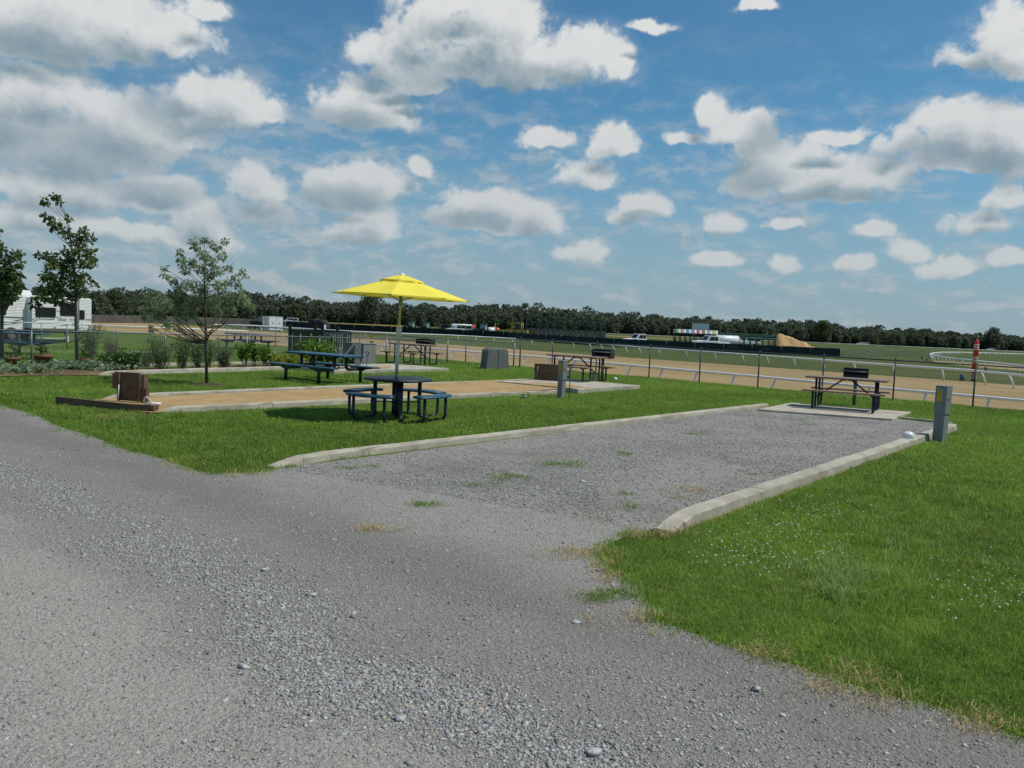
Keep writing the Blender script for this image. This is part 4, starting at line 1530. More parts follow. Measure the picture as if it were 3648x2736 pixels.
def umbrella(loc):
    t = thing('patio_umbrella', 'open yellow umbrella on a cream pole through the round table', 'umbrella', loc)
    t.rotation_euler = (0, R(1.4), 0)
    b = MB()
    b.tube([(0, 0, .735), (0, 0, 1.42)], .031, 14)
    b.build('lower_pole', POLEW, t)
    b = MB()
    b.lathe([(.031, 1.40), (.05, 1.42), (.05, 1.60), (.042, 1.66), (.024, 1.68)], 16)
    b.build('pole_joint', POLEW, t)
    b = MB()
    b.tube([(0, 0, 1.66), (0, 0, 2.51)], .021, 12)
    b.build('upper_pole', POLEGLOW, t)
    b = MB()
    b.lathe([(.028, 2.02), (.034, 2.04), (.034, 2.16), (.028, 2.18)], 14)
    b.build('runner', GREY, t)

    def canopy(r0, z0, r1, z1, sag, scallop, n=8, rings=10, phase=-90, thick=.004):
        vs, fs = [], []
        sub = 8
        tot = n * sub
        for i in range(rings + 1):
            f = i / rings
            for k in range(tot):
                s = (k % sub) / sub
                a = R(phase) + 2 * PI * k / tot
                a0 = R(phase) + 2 * PI * (k // sub) / n
                a1 = a0 + 2 * PI / n
                r = r0 + (r1 - r0) * f
                pa = Vector((r * math.cos(a0), r * math.sin(a0), 0))
                pb_ = Vector((r * math.cos(a1), r * math.sin(a1), 0))
                p = pa.lerp(pb_, s)
                p *= 1 - scallop * math.sin(PI * s) * f
                z = z0 + (z1 - z0) * f - sag * math.sin(PI * s) * math.sin(PI * min(1, f * 1.05)) * (f)
                vs.append((p.x, p.y, z))
        for i in range(rings):
            for k in range(tot):
                k2 = (k + 1) % tot
                fs.append((i * tot + k, i * tot + k2, (i + 1) * tot + k2, (i + 1) * tot + k))
        return vs, fs
    vs, fs = canopy(.05, 2.525, 1.19, 2.18, .018, .035)
    b = MB()
    b.add(vs, fs, False)
    # hanging hem
    n0 = len(vs) - 64
    o = len(b.v)
    for k in range(64):
        x, y, z = vs[n0 + k]
        b.v.append((x * 1.004, y * 1.004, z - .022))
    for k in range(64):
        k2 = (k + 1) % 64
        b.f.append((n0 + k, n0 + k2, o + k2, o + k))
        b.sm.append(False)
    b.build('canopy', CANOPY, t)
    vs, fs = canopy(.02, 2.565, .38, 2.462, .012, -.02, rings=5)
    b = MB()
    b.add(vs, fs, False)
    n0 = len(vs) - 64
    o = len(b.v)
    for k in range(64):
        x, y, z = vs[n0 + k]
        b.v.append((x * 1.02, y * 1.02, z - .03 - .012 * math.sin(k * .9)))
    for k in range(64):
        k2 = (k + 1) % 64
        b.f.append((n0 + k, n0 + k2, o + k2, o + k))
        b.sm.append(False)
    b.build('vent_cap', CANOPY, t)
    b = MB()
    b.lathe([(.05, 2.55), (.05, 2.567), (.035, 2.587), (.012, 2.594)], 14)
    b.build('finial', CREAM, t)
    for k in range(8):
        a = R(-90 + 45 * k)
        d = Vector((math.cos(a), math.sin(a), 0))
        b = MB()
        b.tube([d * .05 + Vector((0, 0, 2.505)), d * 1.185 + Vector((0, 0, 2.167))], .007, 5)
        b.tube([d * .03 + Vector((0, 0, 2.10)), d * .60 + Vector((0, 0, 2.332))], .006, 5)
        b.build('rib', POLEW, t)
        b = MB()
        b.box((0, 0, 0), (.05, .03, .02), Matrix.Translation(d * 1.192 + Vector((0, 0, 2.173))) @ Matrix.Rotation(a, 4, 'Z'))
        b.build('rib_tip', CANOPY, t)
    return t


umbrella((RT.x - .05, RT.y, 0))


# ------------------------------------------------------------------ grills, pedestals, boxes
def grill(label, loc, rz, s=1.0):
    t = thing('park_grill', label, 'grill', loc, rz, 'black pedestal grills beside the tables')
    t.scale = (s, s, s)
    b = MB()
    b.tube([(0, 0, -.05), (0, 0, .72)], .045, 10)
    b.build('post', GALVDULL, t)
    b = MB()
    w, d, h, k = .60, .42, .27, .012
    z = .72
    b.box((0, 0, z + k / 2), (w, d, k))
    b.box((0, d / 2 - k / 2, z + h / 2), (w, k, h))
    for s_ in (-1, 1):
        b.box((s_ * (w / 2 - k / 2), 0, z + h / 2), (k, d, h))
    b.box((0, -d / 2 + k / 2, z + .05), (w, k, .10))
    b.build('firebox', BLACK, t)
    b = MB()
    for i in range(15):
        b.tube([(-w / 2 + .03 + i * .0385, -d / 2, z + .19), (-w / 2 + .03 + i * .0385, d / 2 - .03, z + .19)], .006, 5)
    b.tube([(-w / 2 - .02, -d / 2 - .01, z + .19), (w / 2 + .02, -d / 2 - .01, z + .19)], .008, 5)
    b.build('grate', GALVDULL, t)
    for s_ in (-1, 1):
        b = MB()
        b.tube([(s_ * (w / 2), -.12, z + .2), (s_ * (w / 2 + .06), -.12, z + .2), (s_ * (w / 2 + .06), -.02, z + .2)], .009, 5)
        b.build('handle', GALVDULL, t)
    return t


gp = G(3041.5, 1446)
grill('black grill on a post behind the nearest brown picnic table', (gp.x, gp.y, 0), R(-25), 1.02)
gp = at(2144, 27.4)
grill('black grill on a post behind the table with the wooden barrier', (gp.x, gp.y, 0.02), R(-25), 1.08)
gp = at(1513, 33.2)
grill('black grill on a post behind the farthest brown picnic table', (gp.x, gp.y, 0.02), R(-25), 1.05)


def pedestal(label, loc, rz, w, d, h, split, num, open_lid=False, lean=0.0):
    t = thing('power_pedestal', label, 'utility pedestal', loc, rz, 'grey power pedestals of the camping pads')
    t.rotation_euler = (0, lean, rz)
    b = MB()
    b.box((0, 0, split / 2 - .03), (w * .88, d * .88, split + .06))
    b.build('base', GREY, t, .006)
    b = MB()
    b.box((0, 0, (h + split) / 2), (w, d, h - split), None)
    b.box((0, .0, h + .006), (w * 1.03, d * 1.03, .014))
    hd = b.build('cabinet', GREY, t, .007)
    b = MB()
    lid_c = Vector((0, -d / 2 - .004, (h + split) / 2))
    if not open_lid:
        b.box((0, -d / 2 - .004, (h + split) / 2 - .01), (w * .93, .008, (h - split) * .94))
        b.build('door', GREY, t, .003)
        y = -d / 2 - .011
        zc, ang = (h + split) / 2 + (h - split) * .17, 0
        M = Matrix.Translation((-w * .06, y, zc))
    else:
        L = h - split
        q = R(38)
        M = Matrix.Translation((0, -d / 2, h - .01)) @ Matrix.Rotation(-q, 4, 'X') @ Matrix.Translation((0, -.008, -L / 2))
        b.box((0, 0, 0), (w * 1.04, .016, L), M)
        b.box((w * .5, .02, 0), (.014, .04, L), M)
        b.box((-w * .5, .02, 0), (.014, .04, L), M)
        b.build('raised_door', GREY, t)
        b = MB()
        b.box((0, -d / 2 - .002, (h + split) / 2), (w * .8, .004, (h - split) * .8))
        b.build('outlet_panel', GREYDARK, t)
        M = M @ Matrix.Translation((-w * .06, -.011, L * .17))
    b = MB()
    hh = .072 * len(num)
    b.prism([(-.036 + .014, -hh / 2), (.036 - .014, -hh / 2), (.036, -hh / 2 + .014), (.036, hh / 2 - .014), (.022, hh / 2), (-.022, hh / 2), (-.036, hh / 2 - .014), (-.036, -hh / 2 + .014)], -.001, .001, M)
    pl = b.build('number_plate', YELLOW, t)
    for i, ch_ in enumerate(num):
        MM = M @ Matrix.Translation((0, -.0016, hh / 2 - .036 - .072 * i)) @ Matrix.Rotation(PI / 2, 4, 'X')
        text('numeral', ch_, .082, INK, pl, MM.to_translation(), MM.to_euler(), ext=.0004)
    b = MB()
    b.box((w / 2 + .003, -.02, split + (h - split) * .55), (.012, .03, .05))
    b.build('latch', GALV, hd)
    return t


pp = G(3352, 1576)
pedestal('grey power pedestal numbered 655 at the corner of the gravel pad, nearest one', (pp.x + .02, pp.y + .1, 0), R(-143 + 90), .205, .2, 1.0, .505, '655', False, R(.8))
pp = G(1999, 1420)
pedestal('upright grey power pedestal in front of the low wooden barrier, beside a thin rod', (pp.x, pp.y + .1, 0), R(-45), .18, .16, .93, .46, '656', False, R(.8))
pp = G(1272, 1319)
pedestal('grey power pedestal with its door propped open, behind the nearest blue table', (pp.x, pp.y, 0), R(-75), .2, .2, .94, .42, '657', True)
pr = G(2026.5, 1419)
b = MB()
b.tube([(0, 0, -.05), (.012, 0, .73)], .012, 6)
b.tube([(.012, 0, .73), (.02, -.03, .75)], .014, 6)
o = b.build('steel_rod', POSTDK)
o.location = pr
tag(o, 'thin dark rod standing in the grass right beside the upright pedestal', 'rod')

t = thing('utility_cabinet', 'squat grey concrete cabinet with sloping sides by the track fence', 'utility cabinet', G(1762, 1315), R(24))
b = MB()
prof = [(-.50, 0), (-.005, 0), (-.005, .80), (-.34, .80), (-.44, .76)]
b.prism(prof, -.32, .32)
b.build('left_half', CONCBOX, t, .02)
b = MB()
b.prism([(.005, 0), (.50, 0), (.42, .74), (.38, .79), (.005, .79)], -.31, .31)
b.build('right_half', CONCBOX, t, .02)
b = MB()
b.box((-.17, 0, .815), (.36, .5, .03))
b.box((.20, 0, .805), (.34, .5, .03))
b.build('top_cap', CONCBOX, t, .008)
b = MB()
b.box((.03, -.325, .62), (.05, .02, .07))
b.build('latch', GALV, t)

t = thing('transformer_box', 'big dark grey electrical box behind the open pedestal', 'electrical box', G(1262, 1303), R(-25))
b = MB()
b.box((0, .4, .41), (.80, .8, .82))
b.box((0, .4, .835), (.84, .84, .03))
b.build('cabinet', GREYDARK, t, .012)
b = MB()
b.box((-.42, .3, .45), (.03, .5, .6))
b.build('side_panel', GREYDARK, t, .006)
b = MB()
b.box((0, -.008, .42), (.7, .02, .68))
b.build('door', GREYDARK, t, .004)
t = thing('meter_box', 'light grey meter box with a round glass, left of the big electrical box', 'meter box', G(1207, 1304), R(-60))
b = MB()
b.box((0, 0, .46), (.22, .12, .42))
b.box((0, .05, .13), (.06, .06, .34))
b.build('housing', GREY, t, .01)
b = MB()
b.lathe([(.075, 0), (.075, .05), (.06, .08), (.01, .09)], 18, Matrix.Translation((-.02, -.06, .5)) @ Matrix.Rotation(PI / 2, 4, 'X'))
b.build('meter_glass', mat('meter_glass', (.5, .52, .52), .08, .3), t)
# spigot riser with its hose
t = thing('water_spigot', 'rusty water spigot with a pale hose, right of the open pedestal', 'spigot', G(1304, 1322))
b = MB()
b.tube([(0, 0, -.02), (.01, 0, .30), (.03, 0, .50)], .012, 8)
b.tube([(.03, 0, .50), (-.02, 0, .56), (-.03, -.03, .62), (.03, -.03, .68), (.08, 0, .62), (.06, 0, .54)], .018, 8)
b.build('riser', mat('rusty_pipe', (.10, .055, .035), .7, .3, .3, 20), t)
b = MB()
b.tube([(-.02, -.03, .60), (-.08, -.04, .5), (-.15, -.05, .25), (-.26, -.06, .015), (-.3, -.1, .012)], .012, 8)
b.build('hose', PVC, t)


# ------------------------------------------------------------------ wooden screens and border
sb = G(462, 1440)
t = thing('wooden_screen', 'brown plank screen of two offset boards, standing in the sand pad behind the border plank', 'wooden screen', (sb.x - .04, sb.y + .1, .045), R(-12))
b = MB()
b.box((-.06, 0, .40), (.52, .04, .27))
b.box((-.285, -.035, .37), (.115, .03, .28))
b.build('upper_board', WOOD, t, .004)
b = MB()
b.box((.02, .012, .135), (.52, .04, .26))
b.build('lower_board', WOOD, t, .004)
for x, zc, h in ((-.21, .26, .52), (.22, .27, .52)):
    b = MB()
    b.box((x, -.045, zc), (.04, .045, h))
    b.build('post', WOOD, t, .003)
b = MB()
b.box((.285, .03, .38), (.05, .13, .26))
b.box((.31, .0, .125), (.12, .09, .25))
b.build('side_board', WOOD, t, .004)
b = MB()
b.tube([(-.2, -.075, -.02), (-.185, -.07, .30)], .008, 6)
o = b.build('stake', PVC, t)
pl = [G(198, 1444), G(455, 1466), G(536, 1472)]
t = thing('border_plank', 'long warped border plank at the near end of the sand pad', 'plank', pl[0])
b = MB()
P_ = [p - pl[0] for p in pl]
hs = (.155, .13, .14)
vs, fs = [], []
for p, h in zip(P_, hs):
    d = (P_[2] - P_[0]).normalized()
    n = Vector((-d.y, d.x, 0)) * .05
    for q in (p, p + n):
        vs += [(q.x, q.y, -.03), (q.x, q.y, h)]
for i in range(2):
    o0, o1 = i * 4, (i + 1) * 4
    fs += [(o0, o1, o1 + 1, o0 + 1), (o0 + 2, o0 + 3, o1 + 3, o1 + 2), (o0 + 1, o1 + 1, o1 + 3, o0 + 3)]
fs += [(0, 1, 3, 2), (8, 10, 11, 9)]
b.add(vs, fs)
b.build('board', WOODGREY, t)
b = MB()
e = P_[2]
d = (P_[2] - P_[0]).normalized()
b.box((e.x - d.x * .0 + .03, e.y + .10, .055), (.05, .22, .15), None, math.atan2(d.y, d.x) + .3)
b.build('end_block', WOOD, t, .004)
b = MB()
q = G(540, 1443, .05)
b.tube([(-.12, .0, .02), (-.02, .04, .035), (.16, .05, .035)], .014, 8)
b.tube([(-.12, -.01, .02), (-.02, -.03, .03), (.17, -.03, .03)], .014, 8)
o = b.build('white_pipe', PVC)
o.location = (q.x, q.y, .05)
tag(o, 'white pipe ends lying on the sand beside the wooden screen', 'pipe')
b = MB()
b.tube([(0, 0, 0), (-.03, 0, .08), (-.01, 0, .14), (.03, 0, .155), (.07, 0, .11), (.1, 0, .03)], .010, 8)
o = b.build('drain_hose', PVC)
q = G(518, 1443, .05)
o.location = (q.x, q.y, .045)
tag(o, 'thin pale hose arching out of the sand by the wooden screen', 'hose')
wp = at(1957, 25.0, .125)
t = thing('wooden_barrier', 'low brown wooden barrier leaning behind the upright pedestal', 'wooden barrier', wp, R(-16))
b = MB()
b.box((0, 0, .375), (.96, .045, .25), None, 0, 0, R(-6))
b.box((0, .028, .12), (.95, .045, .25), None, 0, 0, R(-6))
b.build('boards', WOOD, t)
b = MB()
b.tube([(-.40, -.09, -.03), (-.37, -.05, .42)], .012, 6)
b.build('stake', GALVDULL, t)

# ------------------------------------------------------------------ small things on the ground
q = G(3236, 1561, .125)
b = MB()
b.lathe([(.088, 0), (.092, .01), (.092, .065), (.085, .08), (.06, .105), (.02, .118)], 22)
o = b.build('white_dome_cap', CREAM, None)
o.location = (q.x, q.y, .123)
tag(o, 'white domed cap standing on the kerb of the gravel pad', 'cap')
q = at(2191, 26.2, 0)
b = MB()
b.lathe([(.01, 0), (.05, .02), (.065, .06), (.05, .10), (.01, .12)], 16)
o = b.build('white_globe', CREAM)
o.location = (q.x, q.y, .13)
tag(o, 'small white globe on the slab right of the table with the wooden barrier', 'globe')
q = at(2118, 27.2, 0)
b = MB()
b.lathe([(.09, 0), (.11, .28), (.115, .28), (.115, .30), (.1, .30)], 18)
o = b.build('white_bucket', PVC)
o.location = (q.x, q.y, 0)
tag(o, 'pale bucket behind the legs of the table with the wooden barrier', 'bucket')
q = G(1868, 1421)
t = thing('garden_pot', 'small pale teal pot with a yellow rim by the sand pad kerb', 'flower pot', q)
b = MB()
b.lathe([(.045, 0), (.06, .11), (.055, .11), (.05, .09), (.01, .09)], 16)
b.build('pot', TEAL, t)
b = MB()
b.lathe([(.064, .105), (.068, .12), (.068, .135), (.055, .135)], 16)
b.build('rim', mat('pot_rim', (.6, .5, .2), .6), t)
leaves('foliage', [(.06, .02, .08), (.09, .05, .1), (.0, .05, .14)], .05, 14, .05, LEAF_BRIGHT, t, .5, 66)
sheet('bare_patch', [G(1900, 1421), G(1990, 1424), G(1988, 1410), G(1890, 1413)], .012, SOIL, .03)


# ------------------------------------------------------------------ fences and rails
def chain_fence(name, label, pts, h, posts, wire_m, post_m, rail_m, group=None, pitch=.075, r_rail=.021, lift=.03, wr=.0018, zf=None):
    """chain-link: posts, a top rail and real crossing wires; pts is the line at ground level, posts the distances along it"""
    t = thing(name, label, 'fence', pts[0], 0, group)
    o0 = Vector(pts[0])
    P = [Vector(p) - o0 for p in pts]
    L = [0]
    for a, b in zip(P, P[1:]):
        L.append(L[-1] + (b - a).length)

    def along(s):
        s = max(0, min(L[-1], s))
        for i in range(len(P) - 1):
            if s <= L[i + 1] + 1e-6:
                f = (s - L[i]) / max(1e-6, L[i + 1] - L[i])
                return P[i].lerp(P[i + 1], f)
        return P[-1]
    b = MB()
    for i in range(len(P) - 1):
        b.tube([P[i] + Vector((0, 0, h)), P[i + 1] + Vector((0, 0, h))], r_rail, 7)
    b.build('top_rail', rail_m, t)
    for s in posts:
        p = along(s)
        b = MB()
        rr = .03 if s in (posts[0], posts[-1]) else .024
        b.tube([p - Vector((0, 0, .1)), p + Vector((0, 0, h + .03))], rr, 8)
        b.lathe([(rr * 1.25, h + .02), (rr * 1.2, h + .05), (.006, h + .075)], 8, Matrix.Translation(p))
        b.build('post', post_m, t)
    # wires
    V, F = [], []
    n = int(L[-1] / pitch)
    hh = h - lift - .01
    for sgn in (1, -1):
        for i in range(-int(hh / pitch), n + int(hh / pitch)):
            s0 = i * pitch
            s1 = s0 + sgn * hh
            z0, z1 = lift, lift + hh
            a, c = min(s0, s1), max(s0, s1)
            if c < 0 or a > L[-1]:
                continue
            if s0 < 0 or s0 > L[-1]:
                f = ((0 if s0 < 0 else L[-1]) - s0) / (s1 - s0)
                z0, s0 = z0 + (z1 - z0) * f, (0 if s0 < 0 else L[-1])
            if s1 < 0 or s1 > L[-1]:
                f = ((0 if s1 < 0 else L[-1]) - s0) / (s1 - s0)
                z1, s1 = z0 + (z1 - z0) * f, (0 if s1 < 0 else L[-1])
            p, q = along(s0) + Vector((0, 0, z0)), along(s1) + Vector((0, 0, z1))
            d = (q - p)
            if d.length < .02:
                continue
            d.normalize()
            w = Vector((0, 0, 1)).cross(d)
            w = (w.normalized() if w.length > 1e-4 else Vector((1, 0, 0)))
            u = d.cross(w)
            k = len(V)
            for e in (p, q):
                for a3 in range(3):
                    t3 = 2 * PI * a3 / 3
                    V.append(e + (w * math.cos(t3) + u * math.sin(t3)) * wr)
            F += [(k, k + 1, k + 4, k + 3), (k + 1, k + 2, k + 5, k + 4), (k + 2, k, k + 3, k + 5)]
    npmesh('wire_mesh', np.array([v[:] for v in V]), np.array(F), wire_m, t)
    return t


fdir = (G(3438, 1450) - G(1851, 1309)).normalized()
fA = G(1851, 1309)
fa0 = fA - fdir * .25
S = [(G(x, y) - fa0).dot(fdir) for x, y in ((1851, 1309), (1975, 1319), (2126, 1333), (2307, 1350), (2485, 1366), (2687, 1385), (2910, 1406), (3155, 1430), (3438, 1457))]
S = [s for s in S] + [S[-1] + 3.0, S[-1] + 6, S[-1] + 9]
chain_fence('chain_link_fence', 'long chain link fence with dark posts between the lawn and the race track', [fa0, fa0 + fdir * (S[-1] + .3)], 1.21, S, WIREDK, POSTDK, POSTDK, 'chain link fences', .08, .022, .03, .0016)
# older silver fence: along the track to the left of the corner, and down the side of the campground behind the garden
cor = fA + fdir * -.35
left_far = cor - fdir * 24
S2 = [0, 2.9, 5.6, 8.2, 10.6, 13.2, 15.8, 18.4, 21, 23.9]
chain_fence('chain_link_fence', 'silver chain link fence along the track, left of the squat concrete cabinet', [cor, left_far], 1.02, S2, WIRE, GALV, GALV, 'chain link fences', .08, .022, .03, .0018)
sA = G(1592, 1293)
sB_ = G(112, 1302)
sd = (sB_ - sA).normalized()
S3 = [0, 3.4, 6.6, 9.6, 12.5, (sB_ - sA).length, (sB_ - sA).length + 3, (sB_ - sA).length + 6.2]
chain_fence('chain_link_fence', 'silver chain link fence behind the garden bed and the terracotta pots', [sA, sB_ + sd * 6.3], 1.0, S3, WIRE, GALV, GALV, 'chain link fences', .075, .022, .03, .0026)
l0 = G(890, 1262)
l1 = G(416, 1251)
l2 = G(147, 1243)
l3 = l2 + (l2 - l1).normalized() * 9
t = thing('pipe_fence', 'fence of pale pipe rails and posts beyond the garden, in front of the white trailer', 'fence', l0)
b = MB()
PP = [p - l0 for p in (l0, l1, l2, l3)]
b.tube([PP[0] + Vector((0, 0, .8)), PP[0] + Vector((-.12, 0, 1.0))] + [p + Vector((0, 0, 1.03)) for p in PP[1:]], .024, 7)
b.build('top_rail', WHITE, t)
for p0, p1, n in ((PP[0], PP[1], 4), (PP[1], PP[2], 3), (PP[2], PP[3], 4)):
    for i in range(n):
        p = p0.lerp(p1, i / n)
        b = MB()
        b.tube([p - Vector((0, 0, .1)), p + Vector((0, 0, 1.0))], .024, 7)
        b.build('post', GALV, t)

t = thing('safety_sign', 'two small yellow tags hanging on the silver fence left of the umbrella pole', 'tag', G(1322, 1266))
for z in (.62, .92):
    b = MB()
    b.box((0, -.04, z), (.17, .01, .17), None, 0, R(8))
    b.build('tag_plate', YELLOW, t)
b = MB()
b.tube([(0, -.03, .5), (0, -.03, 1.04)], .006, 5)
b.build('wire', WIRE, t)


def race_rail(name, label, base_pts, h, step, out, m, group, pr=.028, rr=.045):
    """rail on slanted posts; out = sideways offset of the post feet from the rail"""
    t = thing(name, label, 'track rail', base_pts[0], 0, group)
    o0 = Vector(base_pts[0])
    P = [Vector(p) - o0 for p in base_pts]
    b = MB()
    b.tube([p + Vector((0, 0, h)) for p in P], rr, 8)
    b.build('rail', m, t)
    k = 0
    for p, q in zip(P, P[1:]):
        L = (q - p).length
        d = (q - p).normalized()
        n = Vector((-d.y, d.x, 0))
        m_ = max(1, round(L / step))
        for i in range(m_):
            c = p + d * (L * (i + .5) / m_)
            b = MB()
            b.tube([c + n * out + Vector((0, 0, -.1)), c + n * out * .5 + Vector((0, 0, h * .55)), c + Vector((0, 0, h - .02))], pr, 6)
            b.build('post', m, t)
            k += 1
    return t


RG = 'white rails of the race track'
nz = -1.1
nrp = [G(x, y, -.12) for x, y in ((1020, 1207), (1500, 1240), (1920, 1272), (2304, 1307), (2689, 1341), (3195, 1388), (3648, 1428), (4100, 1470))]
nrp = [Vector((p.x, p.y, nz)) for p in nrp]
race_rail('race_rail', 'white rail on slanted posts along the near edge of the dirt track', nrp, .98, 2.3, -.45, RAILW, RG, .045, .065)
frp = [G(x, y, -.12) for x, y in ((760, 1156), (907, 1160), (1018, 1167), (1263, 1181), (1418, 1188), (1600, 1194), (1857, 1208), (2080, 1221), (2300, 1239), (2600, 1259), (3100, 1295), (3449, 1319), (3648, 1338), (4000, 1365))]
frp = [Vector((p.x, p.y, nz)) for p in frp]
race_rail('race_rail', 'white rail on slanted posts along the far edge of the dirt track', frp, .98, 3.6, .5, RAILW, RG, .065, .09)
chp = [G(x, y, -.1) for x, y in ((4000, 1276), (3648, 1261), (3423, 1255), (3352, 1255), (3322, 1258), (3312, 1262), (3321, 1266), (3362, 1272), (3402, 1278), (3453, 1283), (3564, 1295), (3648, 1304), (4000, 1335))]
chp = [Vector((p.x, p.y, nz)) for p in chp]
race_rail('race_rail', 'white rail curving round the end of the dirt chute behind the red pole', chp, 1.0, 4.2, .3, RAILW, RG, .05, .10)
tr_ = [at(x, 330, -.85) for x in (2100, 2300, 2480, 2700, 2950, 3300, 3700)]
t = race_rail('turf_rail', 'thin far white rail across the grass under the wood', tr_, 1.1, 9, .2, RAILW, RG, .05, .07)

# windscreen fence: dark cloth on posts round the infield yard
wsp = [G(x, y, .38) for x, y in ((1020, 1143), (1160, 1151), (1429, 1163), (1603, 1172), (1802, 1181), (1945, 1191), (2160, 1203), (2300, 1210), (2500, 1219), (2750, 1230), (2994, 1241))]
wsp = [Vector((p.x, p.y, -1.1)) for p in wsp]
for i, (lo_, hi_, lab, mm) in enumerate(((0, 5, 'black cloth windscreen fence in front of the tractors and tanks', SCREEN2), (5, 10, 'dark green cloth windscreen fence in front of the white tank truck', SCREEN))):
    pts = wsp[lo_:hi_ + 1]
    t = thing('windscreen_fence', lab, 'fence', pts[0], 0, 'cloth covered fences of the infield')
    b = MB()
    V, F = [], []
    rows = 5
    fine = []
    for p, q in zip(pts, pts[1:]):
        k = max(2, int((q - p).length / .9))
        fine += [p.lerp(q, j / k) for j in range(k)]
    fine.append(pts[-1])
    d = (pts[-1] - pts[0]).normalized()
    n = Vector((-d.y, d.x, 0))
    rg = random.Random(3 + i)
    for side in (0, 1):
        for j, p in enumerate(fine):
            for k in range(rows):
                z = .02 + 1.45 * k / (rows - 1)
                bulge = .05 * math.sin(PI * k / (rows - 1)) * rg.uniform(-1, 1)
                sagz = -.05 * abs(math.sin(j * PI / 3.4)) if k == rows - 1 else 0
                q = p - pts[0] + n * (bulge + .02 * side)
                V.append((q.x, q.y, z + sagz))
    m_ = len(fine) * rows
    for side in (0, 1):
        for j in range(len(fine) - 1):
            for k in range(rows - 1):
                o_ = side * m_ + j * rows + k
                F.append((o_, o_ + rows, o_ + rows + 1, o_ + 1))
    for j in range(len(fine) - 1):
        o_ = j * rows + rows - 1
        F.append((o_, o_ + rows, m_ + o_ + rows, m_ + o_))
    b.add(V, F)
    b.build('cloth', mm, t)
    s = 0.0
    tot = sum((q - p).length for p, q in zip(pts, pts[1:]))
    k = max(2, int(tot / 4.5))
    for j in range(k + 1):
        s = tot * j / k
        for p, q in zip(pts, pts[1:]):
            L = (q - p).length
            if s <= L + 1e-6:
                c = p + (q - p) * (s / L) - pts[0] - n * .06
                break
            s -= L
        b = MB()
        b.tube([c, c + Vector((0, 0, 1.55))], .04, 6)
        b.build('post', GALVDULL, t)
wsl = [G(x, y, .38) for x, y in ((230, 1118), (330, 1121), (480, 1125), (620, 1129), (860, 1137), (1012, 1143))]
wsl = [Vector((p.x, p.y, -1.1)) for p in wsl]
t = thing('mesh_fence', 'brownish grey mesh covered fence beyond the track, right of the white trailer', 'fence', wsl[0], 0, 'cloth covered fences of the infield')
b = MB()
for p, q in zip(wsl, wsl[1:]):
    p, q = p - wsl[0], q - wsl[0]
    b.add([(p.x, p.y, 0), (q.x, q.y, 0), (q.x, q.y, 1.5), (p.x, p.y, 1.5), (p.x, p.y + .03, 0), (q.x, q.y + .03, 0), (q.x, q.y + .03, 1.5), (p.x, p.y + .03, 1.5)], [(0, 1, 2, 3), (4, 7, 6, 5), (3, 2, 6, 7)])
b.build('cloth', mat('grey_mesh_cloth', (.085, .078, .066), .9, 0, .3, .3), t)
for p, q in zip(wsl, wsl[1:]):
    for k in range(3):
        c = p.lerp(q, k / 3) - wsl[0]
        b = MB()
        b.tube([c + Vector((0, -.05, 0)), c + Vector((0, -.05, 1.6))], .04, 5)
        b.build('post', GALVDULL, t)
# low bare fence that goes on to the right of the green windscreen
pts = [wsp[-1], G(3110, 1272, -1.1), G(3300, 1279, -1.1)]
pts = [pts[0], at(3110, 150, -1.1), at(3310, 165, -1.1)]
chain_fence('chain_link_fence', 'faint grey chain link fence on the grass right of the green windscreen', pts, 1.3, [0, 5, 10, 15, 20, 25, 30, 35], GALVDULL, GALVDULL, GALVDULL, 'chain link fences', .3, .03, .03, .012)

# furlong pole and the small barrels at the rail
t = thing('marker_pole', 'red race marker pole with bands of white stripes beyond the dirt track', 'marker pole', G(3468, 1358, -1.1), 0)
b = MB()
b.lathe([(.20, 0), (.20, 3.0), (.17, 3.12), (.09, 3.28), (.01, 3.38)], 20)
b.build('pole', RED, t)
for zc in (.35, 1.72, 2.72):
    for k in range(4):
        b = MB()
        b.lathe([(.199, zc - .19 + k * .13), (.2045, zc - .19 + k * .13), (.2045, zc - .14 + k * .13), (.199, zc - .14 + k * .13)], 20)
        b.build('white_band', WHITE, t)
for x, D, s, lab in ((3427, 67, .19, 'grey barrel in the grass left of the red pole'), (3512, 92, .19, 'grey barrel in the grass right of the red pole'), (3285, 150, .22, 'small grey barrel left of the curved rail')):
    b = MB()
    b.lathe([(s * .9, 0), (s, .05), (s * .97, .22), (s * 1.04, .24), (s * .97, .26), (s, .47), (s * .9, .50)], 18)
    o = b.build('barrel', BARREL)
    p = at(x, D, -1.1)
    o.location = p
    tag(o, lab, 'barrel', 'grey barrels by the rails')

# ------------------------------------------------------------------ slatted enclosure beyond the garden fence
e0, e1 = at(1031, 35.0), at(1146, 33.8)
e2 = at(1245, 36.2)
e3 = at(1120, 38.0)
t = thing('slatted_enclosure', 'dark green slatted enclosure with pale pickets behind the garden fence', 'enclosure', e0)
rg = random.Random(8)


